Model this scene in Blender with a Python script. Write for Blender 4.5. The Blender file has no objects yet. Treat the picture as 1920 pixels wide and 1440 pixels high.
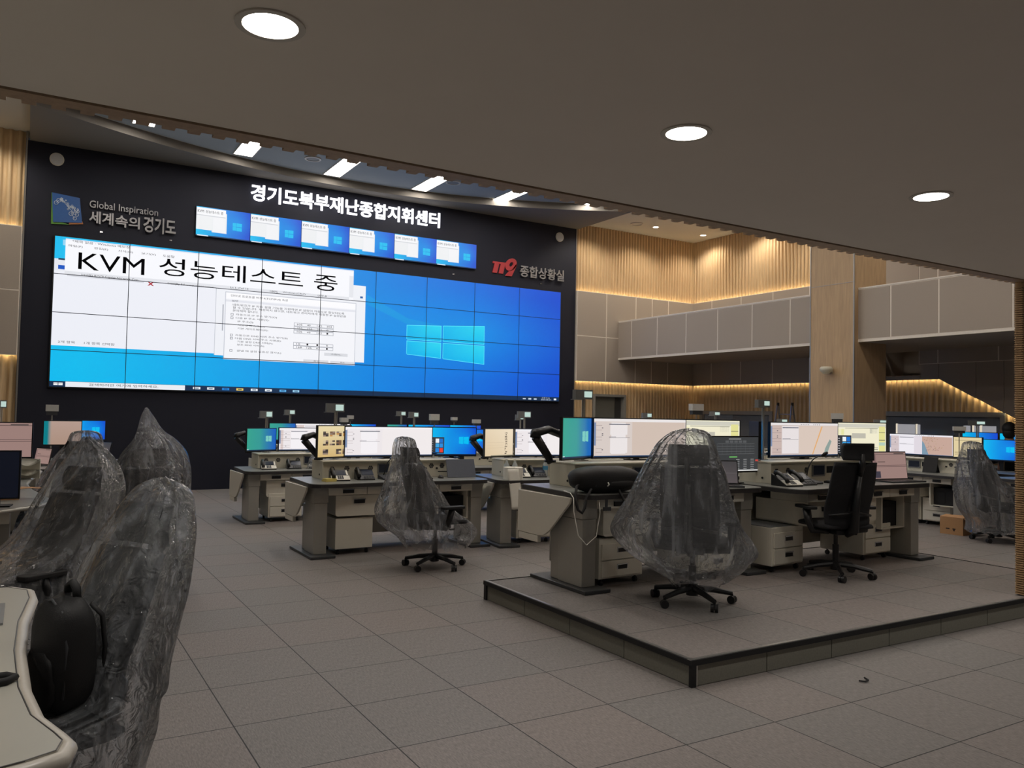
import bpy, math, random
from mathutils import Vector, Matrix, noise
random.seed(7)
scene = bpy.context.scene
COL = scene.collection
PI = math.pi
def lin(c):
    return tuple(((v/255)/12.92 if v/255 <= .04045 else ((v/255+.055)/1.055)**2.4) for v in c)

# ---------------------------------------------------------------- camera, exposure, world
YAW, PITCH, ROLL, FPX = .537016765, .0364780908, .0193984248, 1517.7
_f = Vector((math.sin(YAW)*math.cos(PITCH), math.cos(YAW)*math.cos(PITCH), math.sin(PITCH)))
_r = Vector((math.cos(YAW), -math.sin(YAW), 0)); _u = _r.cross(_f)
_r2 = _r*math.cos(ROLL)+_u*math.sin(ROLL); _u2 = -_r*math.sin(ROLL)+_u*math.cos(ROLL)
cd = bpy.data.cameras.new('camera'); cam = bpy.data.objects.new('camera', cd); COL.objects.link(cam)
cd.sensor_width = 36; cd.lens = FPX/1920*36; cd.clip_start = .05; cd.clip_end = 100
M = Matrix((_r2, _u2, -_f)).transposed().to_4x4(); M.translation = Vector((-.90299, -4.078, 1.536615)); cam.matrix_world = M
scene.camera = cam
scene.view_settings.view_transform = 'Standard'; scene.view_settings.look = 'None'
scene.view_settings.gamma = 1; scene.view_settings.use_curve_mapping = False
scene.view_settings.exposure = 0.0
scene.cycles.transparent_max_bounces = 24
scene.cycles.sample_clamp_indirect = 3.0
w = bpy.data.worlds.new('world'); scene.world = w; w.use_nodes = True
w.node_tree.nodes['Background'].inputs[0].default_value = (.6, .65, .75, 1)
w.node_tree.nodes['Background'].inputs[1].default_value = .02
K_RECT, K_DOWN, K_CORNER, K_STRIP = 20.0, 38.0, 80.0, 34.0     # lamp levels

# ---------------------------------------------------------------- materials
MATS = {}
def pmat(name, rgb, rough=.5, metal=0, var=.08, scale=40, bump=0, spec=.5, alpha=1, coat=0):
    if name in MATS: return MATS[name]
    m = bpy.data.materials.new(name); m.use_nodes = True; nt = m.node_tree; b = nt.nodes['Principled BSDF']
    tc = nt.nodes.new('ShaderNodeTexCoord'); nz = nt.nodes.new('ShaderNodeTexNoise'); nz.inputs['Scale'].default_value = scale; nz.inputs['Detail'].default_value = 4
    mx = nt.nodes.new('ShaderNodeMix'); mx.data_type = 'RGBA'
    c = lin(rgb); mx.inputs[6].default_value = (*[v*(1-var) for v in c], 1); mx.inputs[7].default_value = (*[min(1, v*(1+var)) for v in c], 1)
    nt.links.new(tc.outputs['Object'], nz.inputs['Vector']); nt.links.new(nz.outputs[0], mx.inputs[0]); nt.links.new(mx.outputs[2], b.inputs['Base Color'])
    b.inputs['Roughness'].default_value = rough; b.inputs['Metallic'].default_value = metal; b.inputs['Specular IOR Level'].default_value = spec
    if coat: b.inputs['Coat Weight'].default_value = coat
    if bump:
        bp = nt.nodes.new('ShaderNodeBump'); bp.inputs['Strength'].default_value = bump; bp.inputs['Distance'].default_value = .01
        nt.links.new(nz.outputs[0], bp.inputs['Height']); nt.links.new(bp.outputs[0], b.inputs['Normal'])
    MATS[name] = m; return m
def emat(name, rgb, k):
    if name in MATS: return MATS[name]
    m = bpy.data.materials.new(name); m.use_nodes = True; nt = m.node_tree; nt.nodes.clear()
    e = nt.nodes.new('ShaderNodeEmission'); o = nt.nodes.new('ShaderNodeOutputMaterial'); e.inputs[0].default_value = (*lin(rgb), 1); e.inputs[1].default_value = k
    nt.links.new(e.outputs[0], o.inputs[0]); MATS[name] = m; return m
def screen_mat():
    m = bpy.data.materials.new('screen'); m.use_nodes = True; nt = m.node_tree; b = nt.nodes['Principled BSDF']
    a = nt.nodes.new('ShaderNodeAttribute'); a.attribute_name = 'Col'
    b.inputs['Base Color'].default_value = (.01, .01, .01, 1); b.inputs['Roughness'].default_value = .35
    nt.links.new(a.outputs['Color'], b.inputs['Emission Color']); b.inputs['Emission Strength'].default_value = 1.0
    return m
SCR = screen_mat()
def floor_mat(name, ox, oy, base):
    m = bpy.data.materials.new(name); m.use_nodes = True; nt = m.node_tree; b = nt.nodes['Principled BSDF']; N = nt.nodes.new; L = nt.links.new
    tc = N('ShaderNodeTexCoord'); mp = N('ShaderNodeMapping'); mp.inputs['Location'].default_value = (-ox, -oy, 0); L(tc.outputs['Object'], mp.inputs[0])
    br = N('ShaderNodeTexBrick'); br.offset = 0; br.squash = 1
    for k, v in (('Scale', 1), ('Mortar Size', .0035), ('Mortar Smooth', .2), ('Brick Width', .6), ('Row Height', .6), ('Bias', 0)): br.inputs[k].default_value = v
    c = lin(base); br.inputs['Color1'].default_value = (c[0]*.95, c[1]*.97, c[2]*.98, 1); br.inputs['Color2'].default_value = (c[0]*1.07, c[1]*1.01, c[2]*1.0, 1); br.inputs['Mortar'].default_value = (.012, .012, .012, 1)
    L(mp.outputs[0], br.inputs['Vector'])
    m2 = N('ShaderNodeMapping'); m2.inputs['Scale'].default_value = (150, 28, 1); L(tc.outputs['Object'], m2.inputs[0])
    nz = N('ShaderNodeTexNoise'); nz.inputs['Scale'].default_value = 1; nz.inputs['Detail'].default_value = 5; nz.inputs['Roughness'].default_value = .75; L(m2.outputs[0], nz.inputs[0])
    cr = N('ShaderNodeValToRGB'); cr.color_ramp.elements[0].position = .3; cr.color_ramp.elements[0].color = (.62, .62, .62, 1); cr.color_ramp.elements[1].position = .72; cr.color_ramp.elements[1].color = (1.4, 1.4, 1.4, 1); L(nz.outputs[0], cr.inputs[0])
    mx = N('ShaderNodeMix'); mx.data_type = 'RGBA'; mx.blend_type = 'MULTIPLY'; mx.inputs[0].default_value = 1; L(br.outputs['Color'], mx.inputs[6]); L(cr.outputs[0], mx.inputs[7]); L(mx.outputs[2], b.inputs['Base Color'])
    b.inputs['Roughness'].default_value = .62; b.inputs['Specular IOR Level'].default_value = .35
    return m
def wood_mat(name, rgb):
    m = bpy.data.materials.new(name); m.use_nodes = True; nt = m.node_tree; b = nt.nodes['Principled BSDF']; N = nt.nodes.new; L = nt.links.new
    tc = N('ShaderNodeTexCoord'); mp = N('ShaderNodeMapping'); mp.inputs['Scale'].default_value = (14, 14, 1.2); L(tc.outputs['Object'], mp.inputs[0])
    nz = N('ShaderNodeTexNoise'); nz.inputs['Scale'].default_value = 2; nz.inputs['Detail'].default_value = 6; nz.inputs['Distortion'].default_value = .6; L(mp.outputs[0], nz.inputs[0])
    cr = N('ShaderNodeValToRGB'); c = lin(rgb); cr.color_ramp.elements[0].color = (*[v*.88 for v in c], 1); cr.color_ramp.elements[1].color = (*[min(1, v*1.1) for v in c], 1); cr.color_ramp.elements[0].position = .3; cr.color_ramp.elements[1].position = .7
    L(nz.outputs[0], cr.inputs[0]); L(cr.outputs[0], b.inputs['Base Color']); b.inputs['Roughness'].default_value = .5
    return m
def plastic_mat():
    m = bpy.data.materials.new('clear_plastic_film'); m.use_nodes = True; nt = m.node_tree; nt.nodes.clear(); N = nt.nodes.new; L = nt.links.new
    o = N('ShaderNodeOutputMaterial'); tr = N('ShaderNodeBsdfTransparent'); gl = N('ShaderNodeBsdfGlossy'); df = N('ShaderNodeBsdfDiffuse'); tl = N('ShaderNodeBsdfTranslucent')
    tr.inputs[0].default_value = (.93, .94, .95, 1); gl.inputs['Roughness'].default_value = .1; gl.inputs[0].default_value = (.9, .9, .9, 1); df.inputs[0].default_value = (.9, .94, 1, 1); tl.inputs[0].default_value = (.9, .94, 1, 1)  # diffuse tinted blue to imitate the big screen's light on the film
    tc = N('ShaderNodeTexCoord'); nz = N('ShaderNodeTexNoise'); nz.inputs['Scale'].default_value = 16; nz.inputs['Detail'].default_value = 5; nz.inputs['Distortion'].default_value = 1.4
    L(tc.outputs['Object'], nz.inputs[0]); bp = N('ShaderNodeBump'); bp.inputs['Strength'].default_value = .9; bp.inputs['Distance'].default_value = .03; L(nz.outputs[0], bp.inputs['Height'])
    for s in (gl, df, tl): L(bp.outputs[0], s.inputs['Normal'])
    ad = N('ShaderNodeMixShader'); ad.inputs[0].default_value = .5; L(df.outputs[0], ad.inputs[1]); L(tl.outputs[0], ad.inputs[2])
    m1 = N('ShaderNodeMixShader'); L(tr.outputs[0], m1.inputs[1]); L(ad.outputs[0], m1.inputs[2])
    mp = N('ShaderNodeMapping'); mp.inputs['Scale'].default_value = (17, 17, 2.2); mp.inputs['Rotation'].default_value = (.12, .16, 0); L(tc.outputs['Object'], mp.inputs[0])
    n2 = N('ShaderNodeTexNoise'); n2.inputs['Scale'].default_value = 1; n2.inputs['Detail'].default_value = 4; n2.inputs['Distortion'].default_value = .25; L(mp.outputs[0], n2.inputs[0])
    cr = N('ShaderNodeValToRGB'); e = cr.color_ramp.elements; e[0].position = .46; e[0].color = (.13, .13, .13, 1); e[1].position = .74; e[1].color = (.42, .42, .42, 1); L(n2.outputs[0], cr.inputs[0]); L(cr.outputs[0], m1.inputs[0])  # pale streaks painted in for haze and light catching on wrinkles
    fr = N('ShaderNodeFresnel'); fr.inputs[0].default_value = 1.45; L(bp.outputs[0], fr.inputs['Normal'])
    m2 = N('ShaderNodeMixShader'); L(fr.outputs[0], m2.inputs[0]); L(m1.outputs[0], m2.inputs[1]); L(gl.outputs[0], m2.inputs[2]); L(m2.outputs[0], o.inputs[0])
    return m
FILM = plastic_mat()
WHITE = pmat('white_laminate', (222, 218, 204), .42, var=.03)
LEGGR = pmat('grey_metal', (168, 166, 158), .38, .35, var=.04)
TOPGR = pmat('grey_worktop', (128, 130, 126), .33, var=.05)
TOPEDGE = pmat('dark_edge', (52, 50, 50), .4)
BASEDK = pmat('dark_base_plate', (70, 72, 74), .4, .4)
BLACK = pmat('black_plastic', (24, 24, 26), .38)
BLACKM = pmat('black_matt', (18, 18, 20), .7)
FABRIC = pmat('black_mesh_fabric', (26, 26, 29), .85, var=.3, scale=300, bump=.3)
DKGREY = pmat('dark_grey_plastic', (58, 60, 64), .5)
MIDGR = pmat('mid_grey_plastic', (120, 122, 122), .5)
CHROME = pmat('chrome', (190, 192, 196), .18, 1, var=.02)
PAPER = pmat('white_paper', (226, 224, 214), .8, var=.03)
CARD = pmat('brown_cardboard', (172, 132, 92), .85, var=.1, scale=60)
CREAM = pmat('cream_housing', (214, 210, 192), .5, var=.03)
BLUEC = pmat('blue_cloth', (60, 110, 165), .8)
NAVY = pmat('navy_wall_panel', (8, 13, 34), .7, var=.06)
PANEL = pmat('grey_fabric_panel', (170, 159, 147), .9, var=.1, scale=220, bump=.15)
JOINT = pmat('pale_joint', (232, 224, 212), .6)
CEIL = pmat('white_ceiling', (205, 202, 192), .9, var=.02)
LOWCEIL = pmat('low_ceiling_plaster', (236, 228, 218), .85, var=.02, scale=4)
CEILBL = pmat('blue_grey_ceiling', (158, 164, 166), .9, var=.02)
WOOD = wood_mat('oak_slats', (206, 178, 138)); TAN = wood_mat('tan_panel', (186, 158, 122)); WOODD = wood_mat('oak_trim', (172, 146, 120))
SILVER = pmat('silver_trim', (170, 168, 164), .3, .8)

# ---------------------------------------------------------------- mesh building
class MB:
    def __init__(s): s.v = []; s.f = []; s.m = []; s.c = []
    def add(s, vs, fs, mi=0, M=None):
        n = len(s.v); s.v += [tuple(M @ Vector(p)) if M else tuple(p) for p in vs]; s.f += [[i+n for i in f] for f in fs]; s.m += [mi]*len(fs); return s
    def box(s, x0, x1, y0, y1, z0, z1, mi=0, M=None):
        return s.add([(x0,y0,z0),(x1,y0,z0),(x1,y1,z0),(x0,y1,z0),(x0,y0,z1),(x1,y0,z1),(x1,y1,z1),(x0,y1,z1)], [(0,3,2,1),(4,5,6,7),(0,1,5,4),(1,2,6,5),(2,3,7,6),(3,0,4,7)], mi, M)
    def cyl(s, p0, p1, r0, r1=None, n=16, mi=0, cap=True):
        return s.tube([p0, p1], [r0, r0 if r1 is None else r1], n, mi, cap)
    def tube(s, path, r, n=10, mi=0, cap=True, flat=1.0):
        P = [Vector(p) for p in path]; R = r if isinstance(r, (list, tuple)) else [r]*len(P); vs = []; fs = []; up = None
        for i, p in enumerate(P):
            t = (P[min(i+1, len(P)-1)]-P[max(i-1, 0)]).normalized()
            if up is None: up = Vector((0, 0, 1)) if abs(t.z) < .9 else Vector((0, 1, 0))
            a = t.cross(up).normalized(); b = a.cross(t).normalized(); up = b
            for k in range(n):
                q = 2*PI*k/n; vs.append(p+a*R[i]*math.cos(q)+b*R[i]*flat*math.sin(q))
        for i in range(len(P)-1):
            for k in range(n): fs.append((i*n+k, i*n+(k+1) % n, (i+1)*n+(k+1) % n, (i+1)*n+k))
        if cap: fs += [tuple(range(n))[::-1], tuple((len(P)-1)*n+k for k in range(n))]
        return s.add(vs, fs, mi)
    def prism(s, poly, z0, z1, mi=0, M=None, axis='z'):
        n = len(poly); vs = []
        for z in (z0, z1):
            for a, b in poly: vs.append((a, b, z) if axis == 'z' else ((z, a, b) if axis == 'x' else (a, z, b)))
        fs = [tuple(range(n))[::-1], tuple(range(n, 2*n))]+[(i, (i+1) % n, n+(i+1) % n, n+i) for i in range(n)]
        return s.add(vs, fs, mi, M)
    def sphere(s, c, r, n=14, mi=0, sx=1, sy=1, sz=1):
        vs = []; fs = []; h = n//2
        for i in range(h+1):
            a = PI*i/h
            for k in range(n): vs.append((c[0]+r*sx*math.sin(a)*math.cos(2*PI*k/n), c[1]+r*sy*math.sin(a)*math.sin(2*PI*k/n), c[2]+r*sz*math.cos(a)))
        for i in range(h):
            for k in range(n): fs.append((i*n+k, (i+1)*n+k, (i+1)*n+(k+1) % n, i*n+(k+1) % n))
        return s.add(vs, fs, mi)
    def mesh(s, name, mats, smooth=False):
        me = bpy.data.meshes.new(name); me.from_pydata(s.v, [], s.f)
        for m in (mats if isinstance(mats, (list, tuple)) else [mats]): me.materials.append(m)
        me.polygons.foreach_set('material_index', s.m)
        if smooth: me.polygons.foreach_set('use_smooth', [True]*len(me.polygons))
        me.validate(); me.update(); return me
CACHE = {}
def O(name, key, build, mats, parent=None, loc=(0,0,0), rz=0, bevel=0, smooth=False, rot=None):
    """one mesh object; meshes with the same key are shared"""
    if key not in CACHE or key is None:
        mb = MB(); build(mb); me = mb.mesh(name, mats, smooth); CACHE[key] = me
    o = bpy.data.objects.new(name, CACHE[key]); COL.objects.link(o); o.location = loc; o.rotation_euler = rot if rot else (0, 0, rz)
    if parent: o.parent = parent
    if bevel:
        b = o.modifiers.new('bevel', 'BEVEL'); b.width = bevel; b.segments = 2; b.limit_method = 'ANGLE'; b.angle_limit = .7
    return o
def tag(o, label, cat, group=None):
    o['label'] = label; o['category'] = cat
    if group: o['group'] = group
    return o
def thing(name, label, cat, loc=(0,0,0), rz=0, group=None):
    o = bpy.data.objects.new(name, None); COL.objects.link(o); o.location = loc; o.rotation_euler = (0, 0, rz); o.empty_display_size = .1
    return tag(o, label, cat, group)
def struct(o): o['kind'] = 'structure'; return o
def rpoly(x0, x1, y0, y1, r, n=4):
    rr = r if isinstance(r, (list, tuple)) else [r]*4; out = []
    for (cx, cy, a0), q in zip(((x1-rr[0], y1-rr[0], 0), (x0+rr[1], y1-rr[1], 90), (x0+rr[2], y0+rr[2], 180), (x1-rr[3], y0+rr[3], 270)), rr):
        for k in range(n+1):
            a = math.radians(a0+90*k/n); out.append((cx+q*math.cos(a), cy+q*math.sin(a)))
    return out
# coloured screen images: quads in a local x-z plane facing -y, each quad with its own glow colour
class Img:
    def __init__(s): s.v = []; s.f = []; s.c = []; s.n = 0
    def quad(s, pts, cols, layer):
        n = len(s.v); y = -.0006*layer*s.k
        s.v += [(p[0], y, p[1]) for p in pts]; s.f.append(tuple(range(n, n+len(pts)))); s.c += cols if isinstance(cols, list) else [cols]*len(pts)
    k = 1
    def rect(s, x0, z0, x1, z1, rgb, layer=1):
        s.quad([(x0, z0), (x1, z0), (x1, z1), (x0, z1)], lin(rgb), layer)
    def grid(s, x0, z0, x1, z1, fn, nx=16, nz=10, layer=0):
        for i in range(nx):
            for j in range(nz):
                P = [(i/nx, j/nz), ((i+1)/nx, j/nz), ((i+1)/nx, (j+1)/nz), (i/nx, (j+1)/nz)]
                s.quad([(x0+(x1-x0)*u, z0+(z1-z0)*v) for u, v in P], [lin(fn(u, v)) for u, v in P], layer)
    def mesh(s, name, fn=None):
        me = bpy.data.meshes.new(name); me.from_pydata([fn(p) for p in s.v] if fn else s.v, [], s.f); me.materials.append(SCR)
        a = me.color_attributes.new('Col', 'FLOAT_COLOR', 'CORNER')
        ci = []
        for p in me.polygons:
            for li in p.vertices: ci += [*s.c[li], 1]
        a.data.foreach_set('color', ci); me.update(); return me
def mixc(a, b, t): t = max(0, min(1, t)); return tuple(x+(y-x)*t for x, y in zip(a, b))
def wallpaper(u, v):
    c = mixc((0, 186, 238), (8, 84, 212), (u-.05)*1.05)
    d = math.hypot((u-.78)*1.1, (v-.55)*1.0); c = mixc(c, (0, 170, 240), max(0, .55-d*1.3))
    return mixc(c, (20, 60, 190), max(0, (u-.8)*1.6))
def textmesh(s, bold=0):
    cu = bpy.data.curves.new('t', 'FONT'); cu.body = s; cu.offset = bold; cu.resolution_u = 3
    o = bpy.data.objects.new('t', cu); COL.objects.link(o); dg = bpy.context.evaluated_depsgraph_get(); me = bpy.data.meshes.new_from_object(o.evaluated_get(dg))
    vs = [(v.co.x, v.co.y) for v in me.vertices]; fs = [list(p.vertices) for p in me.polygons]
    bpy.data.objects.remove(o); bpy.data.curves.remove(cu); bpy.data.meshes.remove(me)
    return vs, fs
TC = {}
def text(mb, s, x0, x1, z0, z1, y=0, bold=0, depth=0, mi=0, shear=0):
    """lettering fitted to a box in the local x-z plane, facing -y"""
    if (s, bold) not in TC: TC[(s, bold)] = textmesh(s, bold)
    vs, fs = TC[(s, bold)]
    if not vs: return
    a0 = min(p[0] for p in vs); a1 = max(p[0] for p in vs); b0 = min(p[1] for p in vs); b1 = max(p[1] for p in vs)
    if x1 is None: x1 = x0+(a1-a0)*(z1-z0)/(b1-b0)
    q = [(x0+(p[0]-a0)/(a1-a0)*(x1-x0)+shear*(p[1]-b0)/(b1-b0)*(z1-z0), y-depth, z0+(p[1]-b0)/(b1-b0)*(z1-z0)) for p in vs]
    mb.add(q, fs, mi)
    if depth:
        e = {}
        for f in fs:
            for i in range(len(f)):
                k = (f[i], f[(i+1) % len(f)])
                if (k[1], k[0]) in e: del e[(k[1], k[0])]
                else: e[k] = 1
        n = len(mb.v); mb.v += q; mb.v += [(p[0], p[1]+depth, p[2]) for p in q]; m = len(q)
        for a, b in e: mb.f.append([n+a, n+a+m, n+b+m, n+b]); mb.m.append(mi)

# ---------------------------------------------------------------- room shell
XL, XR, YB, YF, ZC, ZS = -7.0, 14.3, -9.0, 11.95, 6.2, 6.05
fl = struct(O('floor', None, lambda m: m.box(XL, XR+1.6, YB, YF+1.6, -.1, 0), floor_mat('floor_carpet_tiles', 0, 0, (124, 119, 116))))
def platform(m):
    m.box(2.4, 7.2, -.6, 1.8, 0, .15)
PLM = floor_mat('platform_carpet_tiles', 0, 0, (120, 115, 112))
struct(O('floor_platform', None, platform, PLM))
RISER = pmat('riser_carpet', (120, 118, 108), .85, var=.25, scale=90)
def riser(m):
    for i in range(8): m.box(2.4+.6*i+.004, 3.0+.6*i-.004, -.612, -.6005, .004, .126)
    for i in range(4): m.box(2.388, 2.3995, -.6+.6*i+.004, -.004+.6*i, .004, .126)
struct(O('trim_1', None, riser, RISER))
def nosing(m):
    m.box(2.37, 7.22, -.625, -.6005, .122, .154); m.box(2.37, 2.3995, -.6005, 1.82, .122, .154); m.box(2.376, 2.412, -.624, -.6005, .0005, .122); m.box(2.376, 2.3995, 1.78, 1.82, .0005, .122)
    m.box(2.3995, 7.22, 1.8005, 1.82, .122, .154); m.box(7.2005, 7.22, -.6005, 1.8005, .122, .154)
    m.box(2.37, 7.22, -.618, -.594, .1545, .157, 1); m.box(2.378, 2.402, -.6, 1.815, .1545, .157, 1); m.box(2.40, 7.22, 1.80, 1.812, .1545, .157, 1); m.box(7.196, 7.208, -.6, 1.815, .1545, .157, 1)
    m.box(2.414, 2.424, -.6225, -.612, .0005, .122, 1)
struct(O('trim_2', None, nosing, [BLACKM, SILVER]))

# low ceiling over the camera, with a slatted wooden fascia above its edge
def lowceil(m): m.box(XL, XR, YB, -.6, 2.7, 2.95)
struct(O('ceiling_low', None, lowceil, LOWCEIL))
def fascia(m):
    m.box(XL, XR, -.588, -.5, 2.694, ZC)
    x = XL+.03
    while x < XR-.06: m.box(x, x+.05, -.5, -.458, 2.694, ZC); x += .1
struct(O('wall_fascia', None, fascia, WOODD))
struct(O('wall_back', None, lambda m: m.box(XL, XR, YB-.1, YB, 0, ZC), CEIL))
struct(O('wall_left', None, lambda m: m.box(XL-.1, XL, YB, YF+.4, 0, ZC), CEIL))
# main ceiling and the lower curved soffit along the screen wall
struct(O('ceiling', None, lambda m: m.box(XL, XR+1.6, -.5, YF+.4, ZC, ZC+.1), CEIL))
def soffit(m):
    poly = [(10.42, 11.99), (-1.05, 11.99)]
    for i in range(41):
        x = -1.05+11.47*i/40; poly.append((x, 11.62-1.6*((x-4.6)/5.5)**2))
    m.prism(poly, ZS, ZC-.001)
struct(O('ceiling_soffit', None, soffit, pmat('taupe_soffit', (128, 123, 116), .9, var=.02)))
# blue-grey field of the ceiling between the strip lights
def field(m):
    poly = []
    for i in range(31):
        x = -.9+11*i/30; poly.append((x, 11.55-1.6*((x-4.6)/5.5)**2))
    m.prism([(-.9, 8.2), (10.1, 8.2)]+poly[::-1], ZC-.012, ZC-.0005)
struct(O('ceiling_field', None, field, CEILBL))
# screen wall
struct(O('wall_front', None, lambda m: m.box(-1.08, 10.38, YF, YF+.3, 0, ZS-.001), NAVY))
struct(O('trim_3', None, lambda m: (m.box(-1.105, -1.0805, YF-.012, YF+.3, 0, ZC-.001), m.box(10.3805, 10.40, YF-.006, YF+.3, 0, ZC-.001)), SILVER))

# corrugated slat walls: axis 'x' runs along x at depth y, facing -y ; axis 'y' runs along y at x, facing -x
def slats(m, axis, a0, a1, pos, z0, z1, pitch, amp, back=.06):
    n = max(2, int(abs(a1-a0)/pitch*10)); front = []
    for i in range(n+1):
        t = a0+(a1-a0)*i/n; ph = (t/pitch) % 1.0
        q = .5-.5*math.cos(2*PI*ph); d = amp*(q*q*(3-2*q))
        front.append((t, pos-d))
    vs = []; fs = []
    for t, p in front:
        for z in (z0(t) if callable(z0) else z0, z1(t) if callable(z1) else z1):
            vs += [(t, p, z) if axis == 'x' else (p, t, z)]
    for i in range(n): fs.append((2*i, 2*i+2, 2*i+3, 2*i+1))
    for t, p in front:
        for z in (z0(t) if callable(z0) else z0, z1(t) if callable(z1) else z1):
            vs += [(t, pos+back, z) if axis == 'x' else (pos+back, t, z)]
    b = 2*(n+1)
    for i in range(n): fs += [(b+2*i, b+2*i+1, b+2*i+3, b+2*i+2), (2*i, b+2*i, b+2*i+2, 2*i+2), (2*i+1, 2*i+3, b+2*i+3, b+2*i+1)]
    fs += [(0, 1, b+1, b), (2*n, b+2*n, b+2*n+1, 2*n+1)]
    m.add(vs, fs)
ZU, ZL, YW = 4.55, 2.36, 12.03
XS = XR-.11
def panels(m, axis, cuts, pos, rows, gap=.026, th=.031):
    """fabric panels (slot 0) over a pale joint backing (slot 1)"""
    a0, a1 = cuts[0], cuts[-1]; zz0, zz1 = rows[0], rows[-1]
    def bx(p, q, d0, d1, z0, z1, mi):
        p, q = min(p, q), max(p, q)
        m.box(p, q, pos-d1, pos-d0, z0, z1, mi) if axis == 'x' else m.box(pos-d1, pos-d0, p, q, z0, z1, mi)
    bx(a0, a1, -.04, .0275, zz0, zz1, 1)
    for i in range(len(cuts)-1):
        for j in range(len(rows)-1):
            s = 1 if cuts[i+1] > cuts[i] else -1
            bx(cuts[i]+s*gap/2, cuts[i+1]-s*gap/2, (.0275), th, rows[j]+gap/2, rows[j+1]-gap/2, 0)
# rear wall right of the screen
struct(O('wall_rear', None, lambda m: slats(m, 'x', 10.402, XR+.06, YW, ZU-.1, ZC-.001, .09, .045), WOOD))
struct(O('wall_rear_band', None, lambda m: panels(m, 'x', [10.402, 11.29, 12.22, 12.75, 13.3, XR-.06], YW-.11, [ZL, 3.46, ZU]), [PANEL, JOINT]))
DX0, DX1, DZ = 11.05, 11.95, 2.0
def rearlow(m):
    slats(m, 'x', 10.402, DX0-.06, YW, 0, ZL+.1, .1, .045); slats(m, 'x', DX1+.06, XR+.06, YW, 0, ZL+.1, .1, .045); slats(m, 'x', DX0-.06, DX1+.06, YW, DZ+.06, ZL+.1, .1, .045)
struct(O('wall_rear_low', None, rearlow, WOOD))
# left strip beside the screen
struct(O('wall_rear_left', None, lambda m: slats(m, 'x', XL, -1.11, YW, ZU-.1, ZC-.001, .14, .05), WOOD))
struct(O('wall_rear_left_band', None, lambda m: panels(m, 'x', [XL, -5, -3.6, -2.3, -1.11], YW-.11, [ZL, 3.46, ZU]), [PANEL, JOINT]))
struct(O('wall_rear_left_low', None, lambda m: slats(m, 'x', XL, -1.11, YW, 0, ZL+.1, .14, .05), WOOD))
# right wall (x = 14.3)
struct(O('wall_right', None, lambda m: slats(m, 'y', 5.9, YW+.0, XR, ZU-.1, ZC-.001, .1, .045), WOOD))
struct(O('wall_right_upper', None, lambda m: panels(m, 'y', [-.45, 1.2, 2.6, 4.0, 5.14, 5.53], XS, [2.66, 4.3, ZC-.001]), [PANEL, JOINT]))
struct(O('wall_right_band', None, lambda m: panels(m, 'y', [6.4, 8.15, 9.2, 10.2, 11.2, YW-.125], XR-.11, [ZL, 3.46, ZU]), [PANEL, JOINT]))
# stepped part: horizontal edge to y=5.12, then sloping down towards the camera (underside of a stair)
def slope(y): return ZL if y > 5.12 else max(.3, ZL-(5.12-y)*.525)
def stairpanel(m):
    ys = [6.4, 5.5, 5.12, 4.4, 3.9, 3.5, 3.0, 2.0, .5, -.45]
    for a, b in zip(ys, ys[1:]):
        if a > 5.6: continue
        for (s, mi, x0, g) in ((0, 1, XS-.012, 0), (1, 0, XS-.03, .008)):
            m.prism([(b+g, max(.3, slope(b))), (a-g, slope(a)), (a-g, 2.66), (b+g, 2.66)], x0, x0+(.05 if mi else .018), mi, axis='x')
    m.box(XS-.03, XS+.04, 5.5, 6.4, ZL, 2.44)
struct(O('wall_right_stair', None, stairpanel, [PANEL, JOINT]))
def alcove(m):
    m.box(XS, XR+.7, 6.4, 6.45, 2.36, 3.3); m.box(XS-.03, XS+.04, 5.535, 6.45, 3.222, ZC-.001)
    m.box(XS+.04, XR+.7, 5.53, 6.4, 2.42, 2.44); m.box(XS+.05, XR+.7, 5.5, 5.53, 2.44, 3.2); m.box(XR+.69, XR+.7, 5.53, 6.4, 2.44, 3.2); m.box(XS, XR+.7, 5.5, 6.4, 3.2, 3.22)
struct(O('wall_right_alcove', None, alcove, PANEL))
WY0, WY1, WZ = 4.02, 6.35, 1.64       # near interior window
VY0, VY1, VZ = 9.36, 11.6, 1.62       # far interior window
def rightlow(m):
    def z1(y): return slope(y)+.1
    slats(m, 'y', -.45, WY0-.09, XR, 0, z1, .12, .05)
    slats(m, 'y', WY0-.09, 5.12, XR, WZ+.09, z1, .12, .05); slats(m, 'y', 5.12, WY1+.09, XR, WZ+.09, z1, .12, .05)
    slats(m, 'y', WY1+.09, VY0-.09, XR, 0, ZL+.1, .12, .05); slats(m, 'y', VY0-.09, VY1+.09, XR, VZ+.09, ZL+.1, .12, .05); slats(m, 'y', VY1+.09, YW, XR, 0, ZL+.1, .12, .05)
struct(O('wall_right_low', None, rightlow, WOOD))
struct(O('wall_right_sill', None, lambda m: (m.box(XR-.01, XR+.05, WY0-.09, WY1+.09, 0, .8), m.box(XR-.01, XR+.05, VY0-.09, VY1+.09, 0, .8)), WOOD))
GREYFR = pmat('grey_frame', (150, 148, 142), .5)
GLASS = bpy.data.materials.new('window_glass'); GLASS.use_nodes = True
_b = GLASS.node_tree.nodes['Principled BSDF']; _b.inputs['Base Color'].default_value = (.55, .6, .65, 1); _b.inputs['Roughness'].default_value = .03; _b.inputs['Alpha'].default_value = .25
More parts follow.
